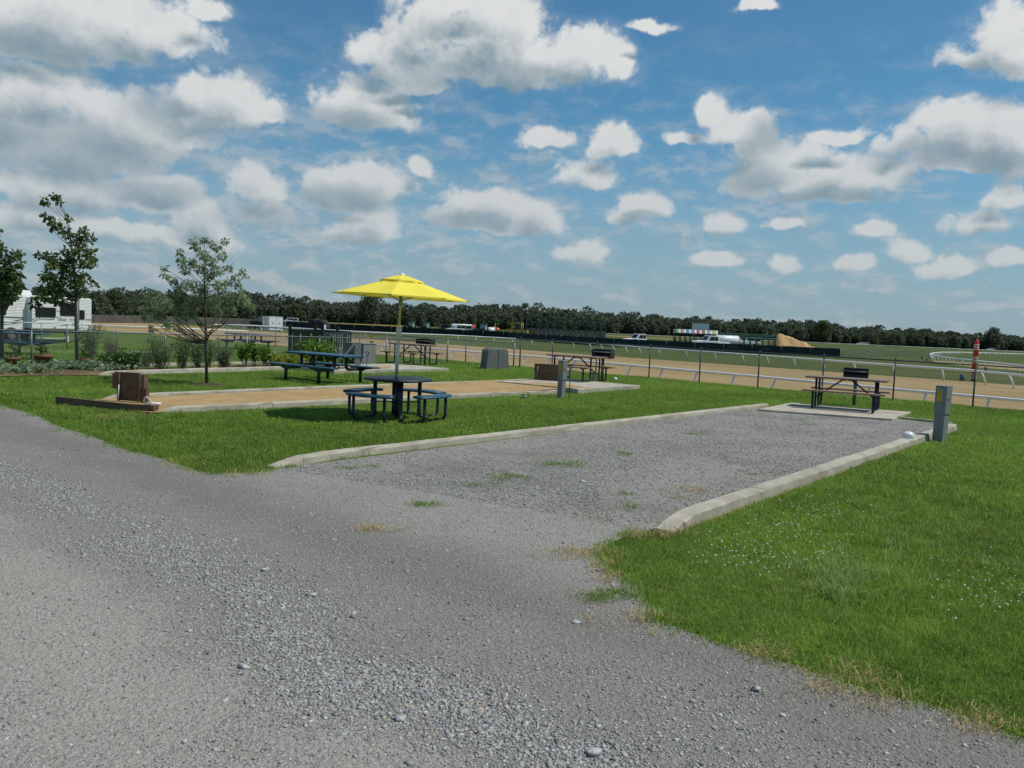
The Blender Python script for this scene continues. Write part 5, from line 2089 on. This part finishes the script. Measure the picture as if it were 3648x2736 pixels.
def panel(p, q, zt, dark, light, lw, name):
    p, q = p - e0, q - e0
    L = (q - p).length
    d = (q - p).normalized()
    n = int(L / .105)
    a = math.atan2(d.y, d.x)
    for nm, sel, m_, off in ((name, 0, GREENDK, 0.0), ('pale_pickets', 1, mat('picket_paint', (.46, .45, .40), .7, 0, .25, 3), -.022)):
        b = MB()
        for i in range(n):
            c = p + d * (L * (i + .5) / n)
            if sel == 0 and rg.random() < dark:
                b.box((c.x, c.y, zt / 2), (.085, .018, zt - .02), None, a)
            if sel == 1 and i % 2 and rg.random() < light:
                c2 = c + Vector((-d.y, d.x, 0)) * off + d * .05
                b.box((c2.x, c2.y, zt / 2 + .04), (lw, .015, zt - .02), None, a)
        if b.v:
            b.build(nm, m_, t)
    b = MB()
    c = (p + q) / 2
    b.box((c.x, c.y, zt + .05), (L, .05, .15), None, a)
    b.build('top_beam', GREENDK, t)


panel(e0, e1, 1.06, .95, .0, .03, 'dark_slats')
panel(e1, e2, 1.02, .92, .8, .028, 'dark_slats')
panel(e3, e2, 1.06, .8, .5, .03, 'dark_slats')
panel(e0, e3, 1.06, .8, .4, .03, 'dark_slats')
for p, h in ((e0, 1.36), (e1, 1.42), (e2, 1.1), (e3, 1.38), (e2.lerp(e3, .35), 1.36)):
    q = p - e0
    b = MB()
    b.box((q.x, q.y, h / 2), (.11, .11, h))
    b.box((q.x, q.y, h + .01), (.13, .13, .02))
    b.build('post', GREENDK, t, .004)

# ------------------------------------------------------------------ white travel trailer at the left
P0 = at(325, 41.0)
P1 = at(0, 36.9)
ang = math.atan2((P0 - P1).y, (P0 - P1).x)
t = thing('travel_trailer', 'white travel trailer with dark windows and a slide-out, behind the trees at the left', 'travel trailer', P0, ang)
t.scale = (1.02, 1.02, 1.02)


def corrugated(b, x0, x1, y, z0, z1, n, out=.010):
    for i in range(n):
        za, zb = z0 + (z1 - z0) * i / n, z0 + (z1 - z0) * (i + 1) / n
        b.add([(x0, y, za), (x1, y, za), (x1, y - out, za + (zb - za) * .75), (x0, y - out, za + (zb - za) * .75), (x0, y, zb), (x1, y, zb)], [(0, 1, 2, 3), (3, 2, 5, 4)])


b = MB()
b.box((-3.6, 1.05, 1.33), (7.2, 2.1, 1.52))
b.box((-3.6, 1.05, 2.105), (7.1, 2.0, .05))
corrugated(b, -7.2, -.02, -.001, .58, 2.06, 22)
body = b.build('body', SIDING, t)
b = MB()
b.box((-2.1, -.16, 1.34), (2.34, .34, 1.40))
corrugated(b, -3.26, -.94, -.331, .65, 2.03, 21)
sld = b.build('slide_out', SIDING, t)
b = MB()
for x in (-3.27, -.93):
    b.box((x, -.34, 1.34), (.05, .03, 1.42))
b.box((-2.1, -.34, 2.05), (2.4, .03, .05))
b.build('slide_trim', GREYDARK, sld)
for (x0, x1, z0, z1, y, lab) in ((-3.08, -2.1, 1.17, 1.62, -.345, sld), (-1.88, -1.06, 1.26, 1.84, -.345, sld), (-.86, -.38, 1.10, 1.55, -.016, body), (-4.9, -4.2, 1.2, 1.75, -.016, body), (-6.4, -5.5, 1.2, 1.75, -.016, body)):
    b = MB()
    c = .05
    pr_ = [(x0 + c, z0), (x1 - c, z0), (x1, z0 + c), (x1, z1 - c), (x1 - c, z1), (x0 + c, z1), (x0, z1 - c), (x0, z0 + c)]
    b.prism(pr_, y - .012, y + .01)
    w = b.build('window', GLASSDK, lab)
b = MB()
yy = -.346
for (x0, x1, z) in ((-2.88, -2.16, 1.085), (-1.42, -1.0, 1.085)):
    b.box(((x0 + x1) / 2, yy, z), (x1 - x0, .006, .028))


def swoosh(b, pts, y, w0, w1):
    n = len(pts)
    for i in range(n - 1):
        (xa, za), (xb, zb) = pts[i], pts[i + 1]
        wa, wb = w0 + (w1 - w0) * i / (n - 1), w0 + (w1 - w0) * (i + 1) / (n - 1)
        b.add([(xa, y, za - wa), (xb, y, zb - wb), (xb, y, zb + wb), (xa, y, za + wa), (xa, y + .006, za - wa), (xb, y + .006, zb - wb), (xb, y + .006, zb + wb), (xa, y + .006, za + wa)], [(0, 1, 2, 3), (0, 4, 5, 1), (3, 2, 6, 7)])


swoosh(b, [(-3.24, .93), (-3.0, 1.04), (-2.84, 1.15)], yy - .003, .012, .012)
swoosh(b, [(-3.24, 1.03), (-3.05, 1.10), (-2.98, 1.14)], yy - .003, .008, .008)
swoosh(b, [(-1.85, .82), (-1.6, .83), (-1.25, .91), (-.96, .985)], yy - .003, .008, .016)
swoosh(b, [(-1.3, .82), (-1.12, .85), (-.96, .91)], yy - .003, .006, .012)
b.build('stripes', DECAL, sld)
b = MB()
b.box((-.2, -.018, 1.10), (.36, .006, .025))
b.box((-4.6, -.018, 1.11), (2.4, .006, .028))
swoosh(b, [(-.66, .64), (-.45, .76)], -.02, .012, .012)
swoosh(b, [(-4.6, .86), (-4.0, .92), (-3.4, 1.05)], -.02, .008, .016)
swoosh(b, [(-4.4, .78), (-3.9, .84), (-3.4, .93)], -.02, .008, .016)
b.build('stripes', DECAL, t)
text('lettering', 'PIONEER', .115, DECAL, t, (-1.79, -.352, 1.06), (PI / 2, 0, 0), shear=.25)
b = MB()
b.tube([(-2.0 + .23 * math.cos(a_), -.349, 1.115 + .06 * math.sin(a_)) for a_ in [PI * k / 10 for k in range(11)]], .006, 4)
b.build('emblem_arc', DECAL, t)
b = MB()
b.box((-3.0, .9, 2.24), (.78, .7, .22), None, 0, 0, 0, .85)
b.box((-1.2, 1.0, 2.16), (.4, .4, .08))
b.build('roof_unit', WHITE, t, .05)
b = MB()
b.box((-3.6, 1.05, .50), (7.0, 1.7, .12))
b.build('chassis', BLACK, t)
for x in (-3.2, -4.0):
    b = MB()
    b.lathe([(.28, 0), (.33, .03), (.33, .17), (.28, .2)], 22, Matrix.Translation((x, .08, .33)) @ Matrix.Rotation(PI / 2, 4, 'X'))
    w = b.build('wheel', TYRE, t)
    b = MB()
    b.lathe([(.02, .205), (.16, .205), (.19, .195), (.19, .15)], 18, Matrix.Translation((x, .08, .33)) @ Matrix.Rotation(PI / 2, 4, 'X'))
    b.build('rim', GALV, w)
for x in (-.35, -1.1):
    b = MB()
    b.tube([(x - .16, .3, 0), (x, .3, .25), (x - .16, .3, .5)], .025, 5)
    b.tube([(x + .16, .3, 0), (x, .3, .25), (x + .16, .3, .5)], .025, 5)
    b.box((x, .3, .015), (.45, .2, .03))
    b.build('jack', BLACK, t)
b = MB()
b.tube([(-2.9, -.2, .2), (-1.35, -.2, .2)], .02, 6)
b.box((-1.35, -.1, .28), (.12, .1, .5))
b.build('sewer_pipe', PVC, t)
for x, z in ((-2.15, .70), (-.12, .77)):
    b = MB()
    b.box((x, -.355 if x < -1 else -.022, z), (.07, .015, .05))
    b.build('marker_light', mat('amber_lens', (.35, .08, .02), .3), t)

# ------------------------------------------------------------------ infield machines, far off
ZB = -.95


def place(name, label, cat, px, D, rz=0.0, s=1.0, group=None, z=None):
    p = at(px, D, ZB if z is None else z)
    t = thing(name, label, cat, p, rz, group)
    t.scale = (s, s, s)
    return t


def wheel(t, x, y, r, w, rim=GALV):
    b = MB()
    M = Matrix.Translation((x, y + w / 2, r)) @ Matrix.Rotation(PI / 2, 4, 'X')
    b.lathe([(r * .8, 0), (r, w * .15), (r, w * .85), (r * .8, w)], 20, M)
    o = b.build('wheel', TYRE, t)
    b = MB()
    b.lathe([(r * .1, w + .01), (r * .5, w + .01), (r * .58, w * .9)], 14, M)
    b.build('rim', rim, o)


def tractor(label, px, D, rz, s, m):
    t = place('tractor', label, 'tractor', px, D, rz, s, 'green tractors parked in the infield')
    b = MB()
    b.box((1.2, 0, 1.25), (1.9, .8, .7), None, 0, R(3))
    b.box((0, 0, .9), (1.6, .8, .5))
    b.build('hood', m, t, .06)
    b = MB()
    b.box((-.3, 0, 2.62), (1.5, 1.5, .16))
    b.build('roof', m, t, .06)
    b = MB()
    for x in (-.95, .35):
        for y in (-.66, .66):
            b.tube([(x, y, 1.2), (x * .9, y * .98, 2.58)], .05, 6)
    b.build('cab_frame', BLACK, t)
    b = MB()
    b.box((-.3, 0, 1.9), (1.22, 1.26, 1.3), None, 0, 0, 0, .98)
    b.build('cab_glass', mat('cab_glass', (.22, .29, .28), .12, 0, .3, 2), t)
    for y in (-.85, .85):
        wheel(t, -.5, y, .85, .45, YELLOW)
        wheel(t, 1.75, y, .5, .3, YELLOW)
    b = MB()
    b.tube([(1.3, .2, 1.5), (1.3, .2, 2.4)], .05, 6)
    b.build('exhaust', BLACK, t)
    return t


tractor('green roofed tractor behind the black windscreen, just right of the umbrella pole', 1462, 208, R(150), .95, GREENTR)
tractor('green roofed tractor right beside the first one, left of the dark parked truck', 1514, 208, R(150), .95, GREENTR)
tractor('tractor with a bright green roof between the red ended and orange ended tanks', 1717, 196, R(160), 1.05, GREENTR)
tractor('dark tractor in front of the white tool box, left of the slatted enclosure', 928, 150, R(170), .92, BLACK)


def pickup(name, label, px, D, rz, s, paint, body='cab', group=None, z=None):
    """a truck in side view: hood towards -x"""
    t = place(name, label, 'truck', px, D, rz, s, group, z)
    b = MB()
    b.prism([(-2.5, .55), (2.5, .55), (2.5, .90), (.80, .90), (.76, 1.06), (-.95, 1.08), (-1.2, 1.12), (-2.35, 1.0), (-2.5, .85)], -.9, .9)
    b.build('body', paint, t, .05)
    b = MB()
    x1 = .75 if body != 'wagon' else 2.3
    b.prism([(-1.05, 1.05), (x1, 1.05), (x1 - .06, 1.78), (-.55, 1.80)], -.82, .82)
    b.build('cab', paint, t, .05)
    b = MB()
    b.add([(-1.0, -.7, 1.14), (-1.0, .7, 1.14), (-.61, .62, 1.72), (-.61, -.62, 1.72), (-.95, -.7, 1.12), (-.95, .7, 1.12), (-.56, .62, 1.70), (-.56, -.62, 1.70)], [(0, 1, 2, 3), (0, 3, 7, 4), (1, 5, 6, 2)])
    b.build('windscreen', GLASSDK, t)
    for y in (-1, 1):
        xs = [(-.72, .10), (.16, .64)] if body != 'wagon' else [(-.72, .10), (.18, .95), (1.05, 2.15)]
        for xa, xb in xs:
            b = MB()
            b.prism([(xa + (.0 if xa > 0 else .02), 1.14), (xb, 1.14), (xb, 1.66), (xa + (.02 if xa > 0 else .36), 1.66)], y * .825 - .01, y * .825 + .01)
            b.build('window', GLASSDK, t)
        for x in (-1.6, 1.6):
            wheel(t, x, y * .8, .38, .25)
        b = MB()
        b.box((-2.46, y * .65, .86), (.12, .3, .18))
        b.build('headlight', mat('lamp_glass', (.6, .6, .55), .1), t)
    return t


pickup('pickup_truck', 'small white truck alone above the windscreen, right of the long starting gate', 2276, 150, R(24), 1.22, WHITE)
pickup('service_truck', 'white wagon with a row of side windows in front of the white tank', 1637, 192, R(10), 1.25, WHITE, 'wagon', None, -.85)
pickup('pickup_truck', 'dark truck parked right of the two tractors', 1580, 200, R(-160), 1.3, mat('dark_paint', (.03, .026, .025), .35), 'cab')
pickup('parked_van', 'white vehicle roof above the black windscreen, right of the white tool box', 1032, 270, R(10), 1.15, WHITE, 'wagon')


def tank(name, label, px, D, rz, L, r, zc, m, endm=None, saddle=True, end_frac=.12):
    t = place(name, label, 'tank', px, D, rz, 1, 'tanks parked in the infield')
    M = Matrix.Translation((-L / 2, 0, zc)) @ Matrix.Rotation(PI / 2, 4, 'Y')
    b = MB()
    b.lathe([(.05, -.22), (r * .55, -.18), (r * .85, -.08), (r, .06), (r, L * (1 - end_frac))], 24, M)
    b.build('shell', m, t)
    b = MB()
    b.lathe([(r * 1.002, L * (1 - end_frac)), (r * 1.002, L - .06), (r * .85, L + .08), (r * .55, L + .18), (.05, L + .22)], 24, M)
    b.build('end_cap', endm or m, t)
    b = MB()
    for x in (-L * .3, L * .3):
        b.box((x, 0, (zc - r * .7) / 2), (.3, r * 1.3, zc - r * .7))
    b.build('stand', BLACK, t)
    b = MB()
    b.lathe([(.25, zc + r - .05), (.25, zc + r + .12), (.05, zc + r + .16)], 14)
    b.build('hatch', YELLOW, t)
    return t


tank('storage_tank', 'long white tank with a red end, behind the white wagon', 1650, 204, R(-8), 5.6, .95, 1.55, WHITE, RED)
tank('storage_tank', 'white tank with an orange end, right of the tractor with the bright green roof', 1757, 198, R(12), 2.5, .75, 1.3, WHITE, ORANGE, True, .35)
# tank truck
t = pickup('tank_truck', 'white tank truck facing left behind the green windscreen', 2530, 150, R(14), 1.35, WHITE)
t['category'] = 'tank truck'
b = MB()
M = Matrix.Translation((.75, 0, 1.25)) @ Matrix.Rotation(PI / 2, 4, 'Y')
b.lathe([(.3, -.02), (.55, 0), (.68, .1), (.68, 3.2), (.55, 3.32), (.3, 3.36)], 24, M)
b.build('tank', WHITE, t)
b = MB()
b.lathe([(.684, 3.1), (.684, 3.24), (.56, 3.34)], 24, M)
b.build('tank_end_ring', YELLOW, t)
b = MB()
b.box((2.6, 0, .55), (3.2, 1.2, .2))
b.build('chassis', BLACK, t)


def starting_gate(label, px, D, rz, n, w, hgt, frame_m, roof=None, doors=WHITE, depth=2.6, banners=None):
    t = place('starting_gate', label, 'starting gate', px, D, rz, 1, 'starting gates parked in the infield')
    L = n * w
    b = MB()
    for x in (-L / 2, L / 2):
        for y in (-depth / 2, depth / 2):
            b.box((x, y, hgt / 2), (.16, .16, hgt))
    for y in (-depth / 2, depth / 2):
        b.box((0, y, hgt - .08), (L, .14, .2))
        b.box((0, y, hgt * .74), (L, .12, .16))
    for i in range(n + 1):
        x = -L / 2 + i * w
        b.box((x, 0, hgt - .06), (.08, depth, .08))
        b.box((x, depth / 2, hgt * .87), (.06, .06, hgt * .22))
    b.box((0, 0, .45), (L, .3, .18))
    b.build('frame', frame_m, t)
    for i in range(n + 1):
        x = -L / 2 + i * w
        b = MB()
        b.box((x, 0, hgt * .30), (.12, depth * .7, hgt * .38), None)
        for yy_ in (-depth * .42, depth * .42):
            b.box((x, yy_, hgt * .42), (.13, .13, hgt * .84), None)
        b.build('stall_divider', frame_m if roof == 'slope' else BLACK, t)
        if i < n and doors is not None:
            b = MB()
            b.prism([(x + .1, .75), (x + w * .30, .75), (x + w * .30, hgt * .44), (x + w * .2, hgt * .47), (x + .1, hgt * .44)], -depth / 2 - .03, -depth / 2 + .03)
            b.prism([(x + w * .72, .75), (x + w - .1, .75), (x + w - .1, hgt * .44), (x + w * .82, hgt * .47), (x + w * .72, hgt * .44)], -depth / 2 - .03, -depth / 2 + .03)
            b.build('stall_doors', doors, t)
    if roof == 'braces':
        for i in range(0, n + 1, 2):
            x = -L / 2 + i * w
            b = MB()
            b.tube([(x, -depth / 2, hgt * .76), (x + .9, -depth / 2 + .1, hgt)], .04, 5)
            b.build('brace', GALV, t)
    if roof == 'slope':
        b = MB()
        b.prism([(-depth / 2 - .2, hgt * .78), (-depth / 2 + .3, hgt + .1), (depth / 2, hgt + .12), (depth / 2 + .2, hgt * .9)], -L / 2, L / 2, Matrix.Rotation(PI / 2, 4, 'Z'))
        b.build('canopy', frame_m, t)
    if banners:
        for i, c in enumerate(banners):
            x = -L / 2 + (i + .5) * L / len(banners)
            for dx, wd, m_ in ((-L / len(banners) * .22, L / len(banners) * .5, mat('banner_%d' % i if False else 'banner_' + ('green', 'pink', 'teal', 'mauve', 'red', 'brown', 'grey', 'lime')[i], c, .6)), (L / len(banners) * .25, L / len(banners) * .42, WHITE)):
                b = MB()
                b.box((x + dx, -depth / 2 - .2, hgt + .0), (wd * .95, .05, .95), None, 0, 0, R(-35))
                b.build('banner', m_, t)
        b = MB()
        b.box((0, 0, hgt + .2), (L, depth * .9, .1))
        b.box((-L / 2 - .1, 0, hgt - .1), (.1, depth, .9))
        b.build('roof', WHITE, t)
    for x in (-L / 2 - .6, L / 2 + .6):
        for y in (-.8, .8):
            wheel(t, x, y, .45, .3)
    return t


GATEFR = mat('gate_frame_green', (.024, .095, .07), .5, .1, .2, 3)
GDOOR = mat('gate_door_padding', (.15, .15, .145), .6, 0, .35, 1)
starting_gate('long dark green starting gate with padded doors, right of the yellow grader', 2012, 186, R(-24), 14, 1.28, 4.75, GATEFR, 'braces', GDOOR, 3.0)
starting_gate('starting gate with a row of coloured banners, behind the white tank truck', 2476, 178, R(-4), 8, 1.12, 3.1, BLACK, None, GREYDARK, 2.6, [(.12, .35, .08), (.5, .22, .25), (.05, .3, .38), (.3, .2, .38), (.62, .06, .03), (.22, .15, .1), (.35, .37, .33), (.5, .5, .05)])
starting_gate('plain green roofed starting gate left of the sand heap', 2660, 165, R(-10), 9, 1.18, 2.95, mat('gate_green', (.02, .10, .055), .5, 0, .15, 2), 'slope', None, 2.2)
t = place('white_board', 'big blank white board behind the starting gate with banners', 'board', 2492, 192, R(-3))
b = MB()
b.box((0, 0, 4.35), (3.9, .12, 1.45))
b.build('panel', WHITE, t)
for x in (-1.4, 1.4):
    b = MB()
    b.box((x, .1, 2.0), (.15, .12, 4.0))
    b.build('post', GREYDARK, t)
# yellow grader
t = place('road_grader', 'yellow road grader left of the long starting gate', 'grader', 1822, 184, R(-12), 1.15)
b = MB()
b.box((1.0, 0, 2.85), (2.2, 1.7, .14))
for x in (-.05, 2.05):
    for y in (-.75, .75):
        b.tube([(x, y, 1.3), (x, y, 2.8)], .06, 6)
b.build('cab_canopy', GRADER, t)
b = MB()
b.prism([(-4.2, 1.05), (-3.0, 1.3), (0, 1.75), (0, 1.4), (-3.0, .95), (-4.2, .75)], -.18, .18)
b.box((1.7, 0, 1.15), (3.0, 1.1, .7))
b.tube([(-.2, -.5, 1.6), (-1.6, -1.0, .8)], .09, 6)
b.tube([(.2, -.5, 1.6), (-.9, -1.0, .8)], .09, 6)
b.tube([(-3.3, 0, 1.2), (-3.3, 0, 2.6)], .05, 6)
b.build('frame', GRADER, t)
b = MB()
b.box((-1.6, 0, .6), (.12, 3.2, .55), None, R(25))
b.build('blade', GALVDULL, t)
for x, r in ((-4.0, .55), (1.1, .6), (2.5, .6)):
    for y in (-.8, .8):
        wheel(t, x, y, r, .4, GRADER)
# white tool box trailer by the rail
t = place('tool_trailer', 'white box trailer with cross shaped latches, left of the slatted enclosure', 'trailer', 970, 146, R(48), 1.0, None, -1.1)
b = MB()
b.box((0, 0, 1.35), (2.7, 2.3, 2.3))
b.box((0, 0, 2.54), (2.76, 2.36, .1))
b.build('box', WHITE, t, .02)
for x, y, rz in ((.72, -1.16, 0), (-.62, -1.16, 0)):
    b = MB()
    b.box((x, y, 1.45), (.06, .03, .5))
    b.box((x, y, 1.45), (.4, .03, .06))
    b.build('latch', GREYDARK, t)
b = MB()
b.box((.05, -1.16, 1.35), (.04, .03, 2.2))
b.box((-1.36, 0, 1.35), (.03, .04, 2.2))
b.build('door_seam', GREYDARK, t)
for x in (-.7, .7):
    wheel(t, x, -.95, .35, .25)
# dark rolls and a white post behind the enclosure
for x, D, r, lab in ((1123, 150, 1.28, 'dark round roll above the slatted enclosure, left of a pair'), (1147, 146, 1.22, 'dark round roll above the slatted enclosure, right of a pair')):
    b = MB()
    b.lathe([(.1, 0), (r * .96, 0), (r, .08), (r, 1.4), (r * .96, 1.48), (.1, 1.48)], 24, Matrix.Translation((0, .7, r)) @ Matrix.Rotation(PI / 2, 4, 'X'))
    o = b.build('fabric_roll', mat('roll_fabric', (.03, .028, .026), .9, 0, .3, 3))
    o.location = at(x, D, -1.1)
    o.rotation_euler = (0, 0, R(-20))
    tag(o, lab, 'roll', 'dark rolls in the infield')
b = MB()
b.lathe([(.24, 0), (.25, .05), (.25, 1.35), (.2, 1.5), (.08, 1.58)], 18)
o = b.build('white_bollard', WHITE)
o.location = at(1155, 138, -1.1)
tag(o, 'white round topped post right of the two dark rolls', 'post')


def heap():
    c = at(2835, 172, ZB)
    nu, nv = 60, 44
    V, F = [], []
    rg = np.random.default_rng(5)
    X = np.linspace(-6.6, 6.4, nu)
    Yv = np.linspace(-4.2, 4.2, nv)
    gx, gy = np.meshgrid(X, Yv, indexing='ij')
    P = np.c_[gx.ravel(), gy.ravel()]
    n1 = vnoise(P, 1.1, 41) - .5
    n2 = vnoise(P, .4, 42) - .5
    peak = -3.6
    dx = np.where(P[:, 0] < peak, (peak - P[:, 0]) / 2.2, (P[:, 0] - peak) / 9.2)
    r = np.sqrt(dx ** 2 + (P[:, 1] / 3.6) ** 2)
    z = 3.5 * np.clip(1 - r ** 1.15, -.05, None) + (n1 * .55 + n2 * .22) * (r < 1)
    V = np.c_[P, z]
    F = [(i * nv + j, (i + 1) * nv + j, (i + 1) * nv + j + 1, i * nv + j + 1) for i in range(nu - 1) for j in range(nv - 1)]
    o = npmesh('sand_heap', V, np.array(F), SAND)
    o.location = c
    o.rotation_euler = (0, 0, R(-6))
    tag(o, 'big heap of tan sand behind the end of the green windscreen', 'sand heap')


heap()
for x, D, lab in ((3066, 470, 'tiny white car at the foot of the wood, left of a pair'), (3083, 470, 'tiny white car at the foot of the wood, right of a pair'), (3529, 480, 'tiny white car at the foot of the wood, right of the red pole'), (2664, 205, 'white car seen through the posts of the green starting gate')):
    pickup('parked_car', lab, x, D, R(10), .95 if D > 300 else 1.3, WHITE, 'wagon', 'white cars parked in the infield', -.84 if D > 300 else None)['category'] = 'car'

# ------------------------------------------------------------------ the wood along the horizon
SKYLINE = [(-300, 1000), (0, 1008), (87, 1012), (200, 1022), (330, 1030), (434, 1022), (482, 1026), (550, 1012), (598, 1034), (700, 1040), (760, 1030), (840, 1020), (892, 1022), (922, 1030), (971, 1046), (1052, 1041), (1125, 1058), (1190, 1067), (1235, 1060), (1288, 1048), (1341, 1048), (1370, 1067),
           (1435, 1079), (1516, 1071), (1573, 1081), (1625, 1084), (1680, 1081), (1792, 1077), (1860, 1075), (1911, 1067), (1947, 1093), (1990, 1097), (2085, 1089), (2121, 1091), (2164, 1110), (2222, 1104), (2287, 1110), (2336, 1116), (2408, 1124), (2477, 1113), (2531, 1120), (2597, 1137), (2683, 1120), (2716, 1137),
           (2759, 1137), (2821, 1130), (2879, 1137), (2922, 1137), (2976, 1144), (3009, 1158), (3096, 1157), (3119, 1153), (3173, 1167), (3239, 1166), (3289, 1158), (3318, 1175), (3390, 1175), (3477, 1180), (3499, 1189), (3528, 1167), (3564, 1175), (3589, 1191), (3648, 1195), (3950, 1205)]
DEPTH = [(-300, 250), (0, 255), (350, 275), (480, 360), (700, 430), (1000, 450), (1500, 470), (2200, 560), (2900, 560), (3648, 620), (3950, 640)]


def interp(tab, x):
    xs, ys = zip(*tab)
    return float(np.interp(x, xs, ys))


def crown_at(px, D, top, wd, rg, n, size, lo=.12):
    """leaf clump centres of one tree with its top at height top above the field"""
    c = at(px, D, ZB + .1)
    out = []
    for _ in range(n):
        f = rg.random()
        z = top * (lo + (1 - lo) * f)
        prof = math.sin(PI * min(1, .12 + .80 * f)) ** .7
        r = wd * prof * math.sqrt(rg.random())
        a = rg.uniform(0, 2 * PI)
        out.append((c.x + math.cos(a) * r, c.y + math.sin(a) * r, c.z + z + rg.uniform(-.5, .5)))
    return out


def wood():
    rg = random.Random(17)
    pts, tl = [], []
    x = -320.0
    rows = ((1.0, .80), (1.05, .92), (1.12, 1.0))
    for depth_f, hf in rows:
        x = -320.0
        while x < 3950:
            D = interp(DEPTH, x) * depth_f * rg.uniform(.98, 1.03)
            yt = interp(SKYLINE, x)
            hy = 1159.5 + .0437 * (x - 1824)
            top = (hy - yt) * D / FPX + HC - ZB
            top *= hf * .91 * (rg.uniform(.80, 1.04) if hf == 1.0 else rg.uniform(.62, .95))
            wd = top * rg.uniform(.24, .40) + 1.0
            n = int(270 * (1 if hf < 1 else .9))
            pts += crown_at(x, D, top, wd, rg, n, 1, .0 if hf < .9 else .15)
            tl += [rg.gauss(.35, .22)] * n
            x += wd * FPX / D * rg.uniform(.62, 1.0)
    P = np.array(pts)
    n = len(P)
    print('wood clumps', n)
    r2 = np.random.default_rng(4)
    tint = np.clip(np.array(tl) + r2.normal(0, .16, n), 0, 1)
    # each clump is a small tuft of three crossing leafy faces
    V, F, T = [], [], []
    s = r2.uniform(.4, .8, n) * np.clip(P[:, 1] / 450, .6, 1.25)
    for k in range(3):
        a = r2.normal(0, 1, (n, 3))
        a /= np.linalg.norm(a, axis=1)[:, None]
        b = r2.normal(0, 1, (n, 3))
        b -= a * (a * b).sum(1)[:, None]
        b /= np.linalg.norm(b, axis=1)[:, None]
        o = r2.normal(0, .35, (n, 3)) * s[:, None]
        q = np.stack([P + o - a * s[:, None], P + o + b * s[:, None] * .6, P + o + a * s[:, None], P + o - b * s[:, None] * .7], 1)
        F.append(np.arange(n * 4).reshape(n, 4) + k * n * 4)
        V.append(q.reshape(-1, 3))
        T.append(np.repeat(tint, 4))
    o = npmesh('distant_wood', np.concatenate(V), np.concatenate(F), LEAF_WOOD, None, np.concatenate(T))
    tag(o, kind='stuff')


wood()


def edge_tree(label, px, D, top, wd, n, m, seed, group='single trees standing in front of the wood', s=.5):
    rg = random.Random(seed)
    base = at(px, D, ZB + .08)
    t = thing('field_tree', label, 'tree', base, 0, group)
    P = np.array(crown_at(px, D, top, wd, rg, n, 1, .05)) - np.array(base[:])
    leaves('crown', P, s * 1.5, 6, s, m, t, .8, seed)
    b = MB()
    b.tube([(0, 0, -.1), (.1, 0, top * .35), (0, .1, top * .75)], [.22, .16, .06], 7)
    b.build('trunk', BARKF, t)
    return t


edge_tree('pale rounded willow-like tree in front of the wood, right of the white trailer', 405, 232, 7.2, 4.4, 520, LEAF_WOODL, 1)
edge_tree('dark bushy tree at the field edge close to the white trailer', 345, 225, 6.4, 2.6, 360, LEAF_WOOD, 2)
edge_tree('low dark bush under the pale rounded tree right of the trailer', 380, 215, 2.4, 2.4, 200, LEAF_WOOD, 3)
edge_tree('pale feathery tree in the wood above the right end of the sand heap', 2925, 520, 13.0, 5.2, 420, LEAF_WOODL, 4, s=.9)
edge_tree('light green round tree at the wood edge, above the pair of tiny cars', 3095, 505, 6.6, 5.0, 330, LEAF_WOODL, 5, s=.9)
edge_tree('light green round bush at the wood edge, left of the red pole', 3185, 505, 7.2, 5.4, 330, LEAF_WOODL, 6, s=.9)
edge_tree('tall dark crown rising over the wood right of the red pole', 3533, 600, 15.5, 5.5, 420, LEAF_WOOD, 7, s=1.0)
edge_tree('tall broad dark crown rising over the wood behind the umbrella', 1315, 455, 16.8, 5.8, 520, LEAF_WOOD, 8, s=.9)
edge_tree('pale green tree low in the wood left of the umbrella', 1047, 425, 8.0, 5.0, 330, LEAF_WOODL, 9, s=.8)
